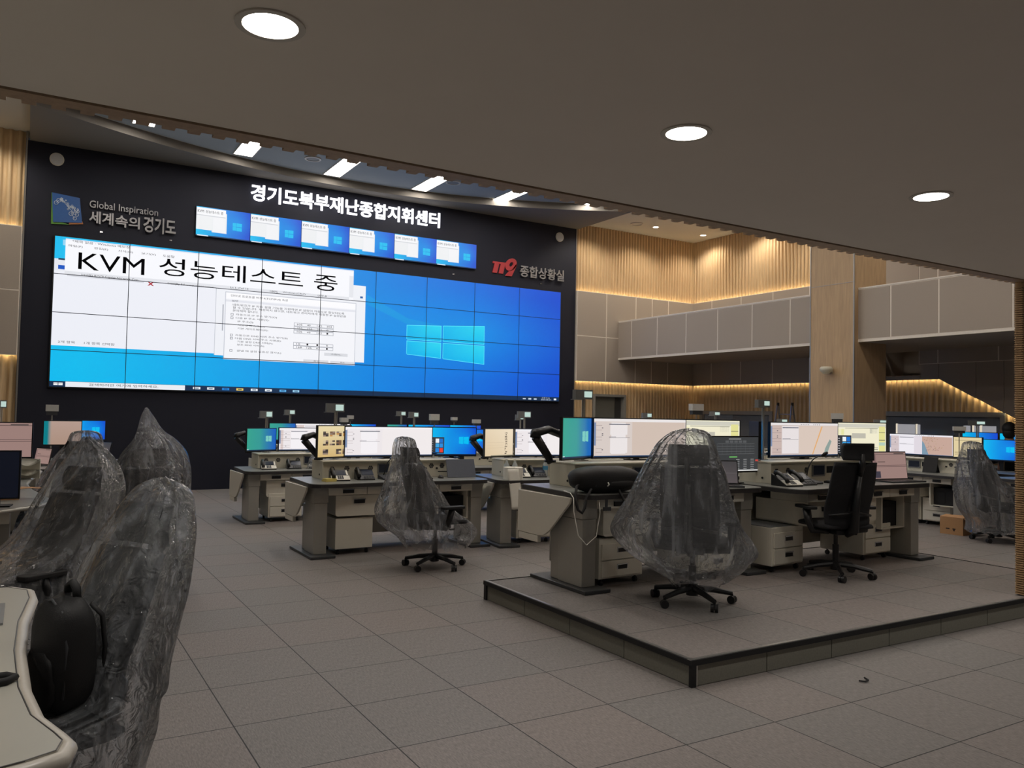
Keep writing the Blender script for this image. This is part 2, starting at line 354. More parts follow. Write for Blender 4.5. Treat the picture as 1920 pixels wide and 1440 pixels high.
def win(no, y0, y1, z):
    f = struct(O('window_%d' % no, None, lambda m: (m.box(XR-.06, XR+.05, y0-.09, y0, .8, z+.09), m.box(XR-.06, XR+.05, y1, y1+.09, .8, z+.09), m.box(XR-.06, XR+.05, y0, y1, z, z+.09), m.box(XR-.06, XR+.05, y0, y1, .8, .86)), GREYFR))
    O('glass_pane', None, lambda m: m.box(XR+.01, XR+.016, y0, y1, .86, z), GLASS, f)
win(1, WY0, WY1, WZ); win(2, VY0, VY1, VZ)
# the dark rooms behind the windows, with lit panels on their far wall
struct(O('wall_inner', None, lambda m: m.box(XR+1.5, XR+1.6, -.45, YW, 0, 2.6), NAVY))
struct(O('ceiling_inner', None, lambda m: m.box(XR+.75, XR+1.5, -.45, YW, 2.41, 2.5), NAVY))
LITW = emat('lit_panel', (240, 238, 244), .55); LITS = emat('lit_strip', (255, 240, 214), 1.3)
for i, (y, wd, st, lab) in enumerate(((6.85, .40, 1, 'widest pale lit board behind the interior window, at its left'), (6.555, .05, 1, 'thin lit strip board right of the widest board behind the window'), (5.5, .13, 0, 'pale lit board above the pale lamp box behind the window'), (5.29, .11, 1, 'narrow pale lit board, second from the right behind the window'), (5.05, .27, 1, 'pale lit board at the right end behind the window'))):
    t = thing('light_board', lab, 'board', (XR+1.49, y, 1.0), 0, 'lit boards behind the interior window')
    O('panel', ('lb', i), lambda m: m.box(-.03, -.005, -wd/2, wd/2, 0, .47), LITW, t)
    if st: O('light_strip', ('ls', i), lambda m: m.box(-.04, -.006, wd/2+.003, wd/2+.035, 0, .48), LITS, t)
# door in the rear wall: open doorway with frame
dr = struct(O('door_1', None, lambda m: (m.box(DX0-.06, DX0, YW-.06, YW+.12, 0, DZ+.06), m.box(DX1, DX1+.06, YW-.06, YW+.12, 0, DZ+.06), m.box(DX0, DX1, YW-.06, YW+.12, DZ, DZ+.06)), GREYFR))
O('door_leaf', None, lambda m: m.box(DX0+.002, DX1-.2, YW+.08, YW+.115, .01, DZ-.003), pmat('grey_door', (120, 120, 112), .5), dr)
O('door_gap_strip', None, lambda m: m.box(DX1-.19, DX1-.002, YW+.08, YW+.115, .01, DZ-.003), pmat('dark_door_gap', (60, 60, 58), .6), dr)  # solid strip coloured dark to stand in for the door gap

# balcony band and column
BX = 11.7
def balcony(m):
    panels(m, 'y', [5.1, 6.08, 6.58, 7.54, 8.5, 9.47, 10.44, 11.38, YW-.1], BX, [2.96, 3.86]); panels(m, 'y', [-.45, 1.5, 2.45, 3.6, 4.45, 5.1], BX, [2.96, 3.86])
    m.box(BX-.035, BX+.02, -.45, YW-.1, 2.92, 2.958, 1); m.box(BX-.035, BX+.02, -.45, YW-.1, 3.862, 3.885, 1)
    m.box(BX+.041, BX+.12, -.45, YW-.1, 2.93, 3.86); m.box(BX+.12, XR-.05, -.45, YW-.1, 2.93, 3.02)
struct(O('wall_balcony', None, balcony, [PANEL, JOINT]))
struct(O('wall_column', None, lambda m: m.box(11.55, 12.46, 5.08, 6.0, 0, ZC-.001), TAN))
struct(O('trim_4', None, lambda m: (m.box(11.54, 11.56, 5.07, 5.09, 0, ZC-.001), m.box(11.54, 11.556, 5.995, 6.012, 0, ZC-.001), m.box(11.5445, 11.55, 5.09, 5.995, 3.985, 3.992)), SILVER))
# ribbed column at the right front corner of the platform
def ribcol(m):
    m.box(6.02, 7.19, -.55, -.5, .158, 2.693)
    z = .16
    while z < 2.66: m.box(6.005, 7.19, -.565, -.5, z, z+.009); z += .018
struct(O('wall_near_column', None, ribcol, wood_mat('ribbed_column', (182, 150, 110))))

# ---------------------------------------------------------------- lamps
def lamp_light(kind, parent, loc, **kw):
    d = bpy.data.lights.new('lamp_light', kind)
    for k, v in kw.items(): setattr(d, k, v)
    o = bpy.data.objects.new('lamp_light', d); COL.objects.link(o); o.location = loc; o.parent = parent; return o
E_DOWN = emat('downlight_glow', (255, 250, 240), 14); E_RECT = emat('strip_glow', (255, 246, 236), K_RECT); E_COR = emat('corner_glow', (255, 240, 214), 16); E_LED = emat('led_strip', (255, 234, 184), K_STRIP)
RIMW = pmat('lamp_rim', (206, 200, 190), .4)
def ringb(r0, r1, z0, z1, n=32):
    def b(m):
        vs = []
        for r, z in ((r0, z0), (r1, z0), (r1, z1), (r0, z1)):
            for k in range(n): vs.append((r*math.cos(2*PI*k/n), r*math.sin(2*PI*k/n), z))
        fs = []
        for a in range(4):
            c = (a+1) % 4
            for k in range(n): fs.append((a*n+k, a*n+(k+1) % n, c*n+(k+1) % n, c*n+k))
        m.add(vs, fs)
    return b
for i, (x, lab) in enumerate(((-.316, 'round recessed downlight, nearest and leftmost of the three in the low ceiling'), (1.367, 'round recessed downlight, middle of the three in the low ceiling'), (3.054, 'round recessed downlight, farthest right of the three in the low ceiling'))):
    t = thing('downlight', lab, 'ceiling light', (x, -1.62, 2.7), 0, 'downlights in the low ceiling')
    O('rim', 'dlr', ringb(.083, .104, -.006, -.001), RIMW, t); O('lens', 'dll', lambda m: m.cyl((0,0,-.001), (0,0,-.005), .082, n=32), E_DOWN, t)
    lamp_light('SPOT', t, (0, 0, -.03), energy=K_DOWN, spot_size=2.6, spot_blend=.8, shadow_soft_size=.08, color=(1, .95, .88))
for x in (-3.7, -2.0, 4.74, 6.43, 8.1, 9.8):        # row continues outside the picture; unseen row behind the camera added for bounce
    for y in ((-1.62, -4.6) if x > 0 else (-1.62, -4.6)):
        t = thing('downlight', 'assumed unseen recessed downlight in the low ceiling outside the view', 'ceiling light', (x, y, 2.7), 0, 'downlights in the low ceiling out of view')
        O('lens', 'dll', None, E_DOWN, t); lamp_light('SPOT', t, (0, 0, -.03), energy=K_DOWN*.8, spot_size=2.6, spot_blend=.8, shadow_soft_size=.08, color=(1, .95, .88))
def rectlight(x, y, ln, lab, grp):
    t = thing('strip_light', lab, 'ceiling light', (x, y-ln/2, ZC), 0, grp)
    O('frame', ('rf', ln), lambda m: (m.box(-.18, -.162, -ln/2, ln/2, -.03, -.013), m.box(.162, .18, -ln/2, ln/2, -.03, -.013), m.box(-.18, .18, ln/2-.018, ln/2, -.03, -.013), m.box(-.18, .18, -ln/2, -ln/2+.018, -.03, -.013)), RIMW, t)
    O('diffuser', ('rd', ln), lambda m: m.box(-.16, .16, -ln/2+.02, ln/2-.02, -.024, -.014), E_RECT, t)
names = ['leftmost rectangular strip light, mostly hidden by the wooden fascia', 'second rectangular strip light from the left, above the screen wall logo lettering', 'third rectangular strip light from the left, above the start of the white lettering', 'fourth rectangular strip light from the left, above the middle of the white lettering', 'fifth rectangular strip light from the left, above the end of the white lettering', 'rightmost rectangular strip light, only a sliver below the fascia']
for (x, y), nm in zip(((.55, 10.42), (2.3, 11.12), (4.08, 11.44), (5.95, 11.42), (7.75, 11.2), (9.42, 10.35)), names): rectlight(x, y, 1.5, nm, 'strip lights along the curved soffit')
for x in (.5, 3.4, 6.3, 9.2, 12.2):  # unseen rows assumed; the row nearest the camera is added to brighten the room
    for y in ((7.2, 4.2, 1.4) if x < 12 else (7.2, 4.2)): rectlight(x, y, 1.5, 'assumed unseen rectangular strip light in the high ceiling behind the fascia', 'strip lights out of view')
for x, lab in ((10.62, 'small round downlight beside the screen wall edge, left of three'), (12.2, 'small round downlight before the rear oak wall, middle of three'), (13.78, 'small round downlight near the oak wall corner, right of three')):
    t = thing('spot_downlight', lab, 'ceiling light', (x, 11.15, ZC), 0, 'small downlights by the oak walls')
    O('rim', 'sdr', ringb(.07, .09, -.008, -.001, 24), RIMW, t); O('lens', 'sdl', lambda m: m.cyl((0,0,-.001), (0,0,-.006), .069, n=24), E_COR, t)
    lamp_light('SPOT', t, (0, 0, -.03), energy=K_CORNER, spot_size=2.5, spot_blend=.6, shadow_soft_size=.06, color=(1, .9, .76))
for x, y in ((13.75, 9.4), (13.75, 7.5), (-1.7, 11.2), (-3.4, 11.2)):
    t = thing('spot_downlight', 'small round downlight hidden behind the fascia', 'ceiling light', (x, y, ZC), 0, 'small downlights out of view')
    O('lens', 'sdl', None, E_COR, t); lamp_light('SPOT', t, (0, 0, -.03), energy=K_CORNER, spot_size=2.5, spot_blend=.6, shadow_soft_size=.06, color=(1, .9, .76))
# led strips: on top of the panel band shining up the oak, and under it shining down
def led(name, lab, segs):
    def b(m):
        for q in segs: m.box(*q)
    tag(O(name, None, b, E_LED), lab, 'light strip', 'led strips along the oak walls')
yy0, yy1, xx0, xx1 = YW-.066, YW-.056, XR-.066, XR-.056
led('led_strip', 'warm strip light above the grey panels on the rear wall, shining up', [(10.41, XR-.12, yy0, yy1, ZU-.05, ZU-.035)])
led('led_strip', 'warm strip light above the grey panels on the right wall, shining up', [(xx0, xx1, 6.1, YW-.14, ZU-.05, ZU-.035)])
led('led_strip', 'warm strip light under the grey panels on the rear wall, shining down', [(10.41, XR-.12, yy0, yy1, ZL+.035, ZL+.05)])
led('led_strip', 'warm strip light under the grey panels on the right wall behind the column', [(xx0, xx1, 6.47, YW-.14, ZL+.035, ZL+.05)])
led('led_strip', 'warm strip light left of the screen wall, above the panels', [(XL, -1.12, yy0-.006, yy1-.006, ZU-.05, ZU-.035)])
led('led_strip', 'warm strip light left of the screen wall, under the panels', [(XL, -1.12, yy0-.006, yy1-.006, ZL+.035, ZL+.05)])
def slopestrip(m):
    m.box(xx0-.003, xx1-.003, 5.13, 6.38, ZL+.035, ZL+.05)
    m.prism([(1.5, slope(1.5)+.035), (5.12, slope(5.12)+.035), (5.12, slope(5.12)+.05), (1.5, slope(1.5)+.05)], xx0-.003, xx1-.003, axis='x')
tag(O('led_strip', None, slopestrip, E_LED), 'warm strip light that bends and slopes down over the interior window', 'light strip', 'led strips along the oak walls')
# ceiling fittings
for x, y, lab in ((3.45, 10.6, 'round ceiling speaker ring between the second and third strip lights'), (6.3, 10.5, 'round ceiling speaker ring between the fourth and fifth strip lights')):
    t = thing('ceiling_vent', lab, 'ceiling vent', (x, y, ZC-.012), 0, 'round ceiling fittings'); O('ring', 'cv', ringb(.12, .15, -.02, -.0005), RIMW, t); O('grille', 'cg', lambda m: m.cyl((0,0,-.0005), (0,0,-.012), .118, n=24), MIDGR, t)
t = thing('ceiling_vent', 'round ceiling fitting between the small downlights near the oak corner', 'ceiling vent', (11.6, 11.15, ZC), 0, 'round ceiling fittings'); O('ring', 'cv', None, RIMW, t)
O('grille', 'cg2', lambda m: m.cyl((0,0,-.0005), (0,0,-.012), .118, n=24), CEIL, t)

# ---------------------------------------------------------------- the screen wall
WX0, WX1, WZ0, WZ1 = -.62, 9.91, 1.85, 4.45
vw = thing('video_wall', 'huge video wall of tiled displays showing a blue desktop and white windows', 'video wall', (0, YF-.0605, 0))
O('housing', None, lambda m: m.box(WX0-.02, WX1+.02, .002, .06, WZ0-.02, WZ1+.02), BLACKM, vw)
im = Img(); im.k = 3
im.grid(WX0, WZ0, WX1, WZ1, lambda u, v: wallpaper(u, v), 44, 12, 0)
def R(x0, z0, x1, z1, c, l): im.rect(x0, z0, x1, z1, c, l)
G = (236, 238, 246)
R(WX0, WZ0, WX1, 1.945, (12, 44, 78), 1)
R(-.38, WZ0, 1.56, 1.94, (232, 236, 242), 2); R(WX0, 2.56, 2.1, 3.98, G, 1); R(WX0, 3.86, 2.42, 4.06, (228, 230, 238), 2)
R(WX0+.2, 3.77, .8, 3.86, (214, 216, 224), 3)
for x in (-.56, -.54): R(x, 3.88, x+.12, 3.95, (40, 90, 190), 3)
R(-.5, 4.3, -.38, 4.4, (150, 210, 240), 1); R(-.56, 4.04, -.46, 4.07, (20, 50, 80), 3)
R(2.05, 2.53, 5.02, 4.12, (238, 240, 246), 4); R(2.05, 2.53, 2.06, 4.1, (190, 194, 204), 5); R(2.18, 3.0, 2.2, 3.5, (170, 174, 184), 5)
R(-.46, 3.8, 4.75, 4.42, (246, 247, 252), 6); R(-.46, 3.8, 4.66, 3.86, (226, 228, 234), 7); R(4.66, 3.86, 4.75, 4.3, (228, 230, 236), 7)
R(-.46, 4.4, 4.75, 4.415, (225, 228, 240), 7)
im.quad([(2.22, 3.75), (2.22, 2.46), (4.82, 2.46), (4.82, 3.75)][::-1], lin((200, 204, 214)), 8); R(2.235, 2.475, 4.805, 3.735, (243, 244, 249), 9)
R(2.235, 3.62, 4.805, 3.735, (250, 250, 253), 10); R(2.235, 3.56, 4.805, 3.6, (226, 228, 236), 10)
def boxl(x0, z0, x1, z1, l, c=(150, 154, 164)):
    for q in ((x0, z0, x1, z0+.008), (x0, z1-.008, x1, z1), (x0, z0, x0+.008, z1), (x1-.008, z0, x1, z1)): R(*q, c, l)
for z in (3.185, 3.11, 3.04): boxl(3.54, z, 4.35, z+.068, 11)
for z in (2.8, 2.735): boxl(3.54, z, 4.35, z+.064, 11)
R(4.17, 2.63, 4.66, 2.69, (216, 218, 224), 11); R(3.75, 2.485, 4.26, 2.535, (216, 218, 224), 11); R(4.3, 2.485, 4.8, 2.53, (216, 218, 224), 11)
for z in (3.3, 3.235, 2.905, 2.845, 2.61): boxl(2.33, z, 2.38, z+.045, 11, (110, 114, 124))
im.quad([(.86, 3.73), (.89, 3.73), (.97, 3.8), (.94, 3.8)], lin((170, 30, 40)), 5); im.quad([(.86, 3.8), (.94, 3.73), (.97, 3.73), (.89, 3.8)], lin((170, 30, 40)), 5)
R(4.9, 3.86, 4.96, 3.9, (20, 90, 160), 5)
def pane(x0, x1, lo0, lo1, hi0, hi1):
    P = [(x0, lo0), (x1, lo1), (x1, hi1), (x0, hi0)]
    im.quad(P, [lin(c) for c in ((0, 176, 236), (0, 190, 240), (40, 214, 240), (10, 186, 238))], 2)
    for (a, b) in ((0, 1), (1, 2), (2, 3), (3, 0)):
        pa, pb = P[a], P[b]; dx, dz = (0, .012) if a in (0, 2) else (.012, 0)
        im.quad([pa, pb, (pb[0]-dx, pb[1]-dz), (pa[0]-dx, pa[1]-dz)], lin((90, 230, 246)), 3)
pane(5.97, 6.78, 3.085, 3.085, 3.385, 3.425); pane(6.83, 7.855, 3.085, 3.085, 3.43, 3.495); pane(5.975, 6.78, 2.765, 2.715, 3.05, 3.05); pane(6.83, 7.86, 2.71, 2.635, 3.05, 3.05)
im.quad([(5.05, 3.75), (5.97, 3.4), (6.78, 3.43), (6.0, 3.52), (5.05, 3.95)], lin((8, 150, 226)), 1)
ic = [(-.56, (250, 250, 250)), (1.70, (230, 236, 240)), (1.95, (220, 226, 232)), (2.22, (30, 130, 215)), (2.48, (244, 206, 100)), (2.75, (236, 240, 244)), (3.02, (240, 244, 248)), (3.3, (90, 170, 225)), (3.56, (150, 200, 230))]
for i, (x, c) in enumerate(ic):
    z = 1.875
    if i == 0:
        for dx in (0, .075):
            for dz in (0, .024): R(x+dx, z+dz, x+dx+.065, z+dz+.02, c, 3)
    else:
        R(x, z, x+.13, z+.042, c, 3); R(x+.03, z+.012, x+.1, z+.03, mixc(c, (12, 44, 78), .6), 4)
R(8.9, 1.875, 8.98, 1.9, (200, 210, 225), 3); R(9.05, 1.87, 9.13, 1.905, (200, 210, 225), 3); R(9.2, 1.87, 9.28, 1.9, (200, 210, 225), 3); R(9.76, 1.87, 9.83, 1.91, (240, 244, 248), 3)
o = bpy.data.objects.new('display', im.mesh('display')); COL.objects.link(o); o.parent = vw
def bez(m):
    for i in range(1, 9): x = WX0+(WX1-WX0)*i/9; m.box(x-.006, x+.006, -.034, -.032, WZ0, WZ1)
    for z in (3.795, 3.13, 2.48): m.box(WX0, WX1, -.034, -.032, z-.006, z+.006)
O('bezel_grid', None, bez, pmat('thin_bezel', (30, 40, 64), .5), vw)
UIDARK = pmat('ui_text_dark', (14, 14, 18), .9, spec=0); UIGREY = pmat('ui_text_grey', (58, 58, 66), .9, spec=0)
def uitext(m):
    y = -.036
    text(m, 'KVM', -.257, .80, 3.905, 4.2, y); text(m, '성능테스트 중', 1.04, 4.40, 3.94, 4.27, y, .002)
O('big_text', None, uitext, UIDARK, vw)
def uitext2(m):
    y = -.036
    text(m, '*제목 없음 - Windows 메모장', -.36, .55, 4.36, 4.405, y)
    for s, x, x1 in (('파일(F)', -.42, -.2), ('편집(E)', -.02, .2), ('서식(O)', .36, .6), ('보기(V)', .74, .98), ('도움말', 1.1, 1.3)): text(m, s, x, x1, 4.275, 4.32, y)
    text(m, 'Intel(R) 82579 Gigabit Network Con...', -.2, .74, 3.785, 3.83, y); text(m, 'Intel(R) Ethernet Connection', 1.2, 2.0, 3.775, 3.82, y)
    text(m, 'Ln 1, Col 12', 2.3, 2.64, 3.812, 3.848, y); text(m, '100%', 3.05, 3.2, 3.812, 3.848, y); text(m, 'Windows (CRLF)', 3.3, 3.75, 3.812, 3.848, y); text(m, 'UTF-8', 4.0, 4.18, 3.812, 3.848, y)
    text(m, '2개 항목', -.52, -.26, 2.6, 2.645, y); text(m, '1개 항목 선택함', -.12, .36, 2.6, 2.645, y)
    text(m, '인터넷 프로토콜 버전 4(TCP/IPv4) 속성', 2.32, 3.4, 3.65, 3.7, y); text(m, '일반', 2.34, 2.46, 3.565, 3.6, y)
    text(m, '네트워크가 IP 자동 설정 기능을 지원하면 IP 설정이 자동으로 할당되도록', 2.36, 4.56, 3.485, 3.53, y)
    text(m, '할 수 있습니다. 지원하지 않으면, 네트워크 관리자에게 적절한 IP 설정값을', 2.36, 4.6, 3.43, 3.475, y); text(m, '문의해야 합니다.', 2.36, 2.84, 3.375, 3.42, y)
    for s, x0, x1, z in (('자동으로 IP 주소 받기(O)', 2.42, 3.2, 3.3), ('다음 IP 주소 사용(S):', 2.42, 3.05, 3.235), ('IP 주소(I):', 2.46, 2.76, 3.17), ('서브넷 마스크(U):', 2.46, 2.98, 3.1), ('기본 게이트웨이(D):', 2.46, 3.04, 3.035), ('자동으로 DNS 서버 주소 받기(B)', 2.42, 3.42, 2.905), ('다음 DNS 서버 주소 사용(E):', 2.42, 3.3, 2.845), ('기본 설정 DNS 서버(P):', 2.46, 3.14, 2.785), ('보조 DNS 서버(A):', 2.46, 2.98, 2.725), ('끝낼 때 설정 유효성 검사(L)', 2.46, 3.3, 2.61)): text(m, s, x0, x1, z, z+.043, y)
    for r, z in ((('105', '40', '142', '203'), 3.2), (('255', '255', '255', '0'), 3.127), (('105', '40', '142', '1'), 3.057), (('10', '1', '1', '8'), 2.815), (('168', '126', '63', '1'), 2.75)):
        for k, s in enumerate(r): text(m, s, 3.6+.2*k, 3.6+.2*k+.035*len(s), z, z+.035, y)
    text(m, '고급(V)...', 4.3, 4.54, 2.645, 2.68, y); text(m, '확인', 3.95, 4.06, 2.495, 2.525, y); text(m, '취소', 4.5, 4.6, 2.493, 2.523, y)
    text(m, '검색하려면 여기에 입력하세요.', -.02, 1.1, 1.875, 1.92, y)
O('small_text', None, uitext2, UIGREY, vw)
UILIGHT = emat('ui_text_light', (220, 228, 240), .8)
O('clock_text', None, lambda m: (text(m, '오전 9:10', 9.4, 9.62, 1.9, 1.935, -.036), text(m, '2020-08-21', 9.38, 9.66, 1.86, 1.893, -.036)), UILIGHT, vw)
# six small displays
sx = [1.66, 2.655, 3.65, 4.645, 5.64, 6.625, 7.6]
def small_img():
    i = Img(); i.k = 3; W_, H_ = .985, .55
    i.grid(0, 0, W_, H_, wallpaper, 12, 6, 0); i.rect(0, 0, W_, .02, (12, 40, 74), 1); i.rect(.02, 0, .22, .02, (225, 230, 236), 2)
    i.rect(.0, .12, .3, .50, (236, 238, 240), 1); i.rect(0, .4, .53, .535, (244, 245, 248), 2); i.rect(.28, .09, .55, .47, (228, 231, 236), 1); i.rect(.3, .1, .53, .38, (240, 241, 244), 3); i.rect(0, .385, .52, .4, (205, 208, 214), 3)
    for x, z in ((.66, .25), (.73, .25), (.66, .175), (.73, .17)): i.rect(x, z, x+.065 if x < .7 else x+.1, z+.07, (20, 190, 238), 2)
    return i.mesh('display')
sme = small_img()
which = ['leftmost', 'second from the left', 'third from the left', 'fourth from the left', 'second from the right', 'rightmost']
for i in range(6):
    t = thing('wall_display', 'small wall display under the white lettering, %s of six' % which[i], 'display', (sx[i], YF-.0505, 4.76), 0, 'small displays above the video wall')
    O('housing', 'smh', lambda m: m.box(-.002, .989, .003, .05, -.004, .554), BLACKM, t)
    o = bpy.data.objects.new('display', sme); COL.objects.link(o); o.parent = t
    O('caption', 'smc', lambda m: (text(m, 'KVM', .02, .13, .44, .49, -.012), text(m, '성능테스트 중', .16, .48, .44, .495, -.012)), UIGREY, t)
# raised lettering
LWHITE = emat('lit_letters', (252, 250, 255), 2.2); LGREY = pmat('grey_letters', (158, 158, 160), .35, .5); LRED = pmat('red_letters', (186, 54, 60), .45)
tag(O('sign_lettering', None, lambda m: text(m, '경기도북부재난종합지휘센터', 2.64, 6.69, 5.57, 5.90, YF-.03, .02, .03), LWHITE), 'large glowing white Korean lettering above the small displays', 'lettering')
tag(O('sign_lettering', None, lambda m: text(m, 'Global Inspiration', -.115, 1.0, 4.985, 5.15, YF-.025, 0, .025), LGREY), 'small grey English lettering beside the blue emblem', 'lettering', 'grey lettering beside the emblem')
tag(O('sign_lettering', None, lambda m: (text(m, '세계', -.115, .27, 4.745, 4.965, YF-.03, .02, .03), text(m, '속의', .3, .7, 4.735, 4.95, YF-.03, .02, .03), text(m, '경기도', .76, 1.31, 4.70, 4.99, YF-.03, .025, .03)), LGREY), 'grey Korean lettering under the small English line', 'lettering', 'grey lettering beside the emblem')
tag(O('sign_lettering', None, lambda m: text(m, '종합상황실', 8.77, 10.0, 4.72, 4.99, YF-.03, .02, .03), LGREY), 'grey Korean lettering right of the red number', 'lettering')
def n119(m):
    y0, y1 = YF-.03, YF-.0005
    def q(P): m.prism(P, y0, y1, axis='y')
    for x in (8.06, 8.27):
        q([(x, 4.74), (x+.15, 4.74), (x+.24, 5.0), (x+.02, 5.0), (x+.0, 4.955), (x+.07, 4.955)])
    out = []; inn = []
    for k in range(28):
        a = 2*PI*k/28; out.append((8.69+.19*math.cos(a)+.06*math.sin(a), 4.97+.15*math.sin(a))); inn.append((8.70+.06*math.cos(a)+.03*math.sin(a), 4.98+.055*math.sin(a)))
    n = 28; vs = [(a, y0, b) for a, b in out]+[(a, y0, b) for a, b in inn]+[(a, y1, b) for a, b in out]+[(a, y1, b) for a, b in inn]; fs = []
    for k in range(n):
        j = (k+1) % n; fs += [(k, j, n+j, n+k), (2*n+k, 3*n+k, 3*n+j, 2*n+j), (k, 2*n+k, 2*n+j, j), (n+k, n+j, 3*n+j, 3*n+k)]
    m.add(vs, fs); q([(8.5, 4.70), (8.72, 4.70), (8.9, 4.98), (8.86, 5.0), (8.74, 4.86), (8.64, 4.83)])
def n119s(m):
    n119(m); m.v = [(8.05+(x-8.06)*.77, y, z) for x, y, z in m.v]
tag(O('sign_lettering', None, n119s, LRED), 'red slanted number sign 119 left of grey Korean lettering', 'lettering')
em = thing('wall_emblem', 'blue square emblem of linked white rings with green and orange edges', 'emblem', (0, YF-.0005, 0))
O('plate', None, lambda m: m.prism([(-.66, 4.69), (-.22, 4.735), (-.27, 5.165), (-.695, 5.2)], -.03, -.016, axis='y'), pmat('emblem_blue', (44, 92, 158), .4), em)
O('edge', None, lambda m: m.prism([(-.69, 4.655), (-.42, 4.68), (-.6, 4.72), (-.69, 5.2), (-.70, 5.2)], -.0155, 0, axis='y'), pmat('emblem_green', (110, 168, 74), .5), em)
O('edge', None, lambda m: m.prism([(-.42, 4.68), (-.2, 4.715), (-.215, 4.76), (-.42, 4.75)], -.0154, 0, axis='y'), pmat('emblem_orange', (200, 128, 76), .5), em)
def rings(m):
    rn = random.Random(3)
    pts = [(-.625, 5.03, .03), (-.59, 5.075, .03), (-.395, 4.87, .032), (-.305, 4.865, .027), (-.335, 4.795, .026)]
    for k in range(26):
        t = rn.random(); pts.append((-.6+.30*t+rn.uniform(-.035, .05), 5.14-.24*t+rn.uniform(-.045, .03), rn.uniform(.008, .017)))
    for x, z, r in pts:
        n = 14; P = [(x+r*math.cos(2*PI*k/n), -.033, z+r*1.1*math.sin(2*PI*k/n)) for k in range(n+1)]; m.tube(P, .0045, 5, cap=False)
    for a, b in ((0, 1), (2, 3), (2, 4), (1, 7), (2, 9), (6, 10), (8, 12), (5, 14), (11, 13), (15, 17)):
        m.tube([(pts[a][0], -.033, pts[a][2-1]), (pts[b][0], -.033, pts[b][1])], .004, 5)
O('ring_pattern', None, rings, pmat('emblem_white', (196, 208, 220), .5), em)
for x, lab in ((-.64, 'round white wall speaker at the upper left of the dark wall'), (9.886, 'round white wall speaker at the upper right of the dark wall')):
    t = thing('wall_speaker', lab, 'speaker', (x, YF-.0005, 5.79), 0, 'wall speakers'); O('grille', 'wsg', lambda m: m.cyl((0, -.02, 0), (0, -.03, 0), .1, n=28), pmat('speaker_grey', (205, 205, 205), .7), t)
    O('rim', 'wsr', lambda m: m.cyl((0, 0, 0), (0, -.0195, 0), .112, n=28), CREAM, t)
for i, (x, z, lab) in enumerate(((.088, 4.617, 'tiny silver cover stud under the grey lettering, leftmost'), (1.235, 4.612, 'tiny silver cover stud under the end of the grey lettering'), (7.07, 4.6, 'tiny silver cover stud right of the small displays'), (9.38, 4.612, 'tiny silver cover stud under the right-hand lettering'))):
    tag(O('wall_stud', 'stud', lambda m: m.box(-.022, .022, -.012, 0, -.012, .012), CHROME, loc=(x, YF-.0005, z)), lab, 'stud', 'studs on the dark wall')
for x, lab, k in ((.437, 'white blank wall plate on the dark wall, left of the socket', 0), (.575, 'white double wall socket on the dark wall by the floor', 1)):
    t = thing('wall_socket', lab, 'socket', (x, YF-.0005, .335), 0, 'wall plates'); O('cover_plate', 'wpl', lambda m: m.box(-.04, .04, -.012, 0, -.06, .06), PAPER, t)
    if k: O('outlet', None, lambda m: (m.box(-.025, .025, -.016, -.0122, .01, .045), m.box(-.025, .025, -.016, -.0122, -.045, -.01)), MIDGR, t)
    else: O('outlet', None, lambda m: m.box(-.015, .015, -.014, -.0122, -.05, -.04), MIDGR, t)

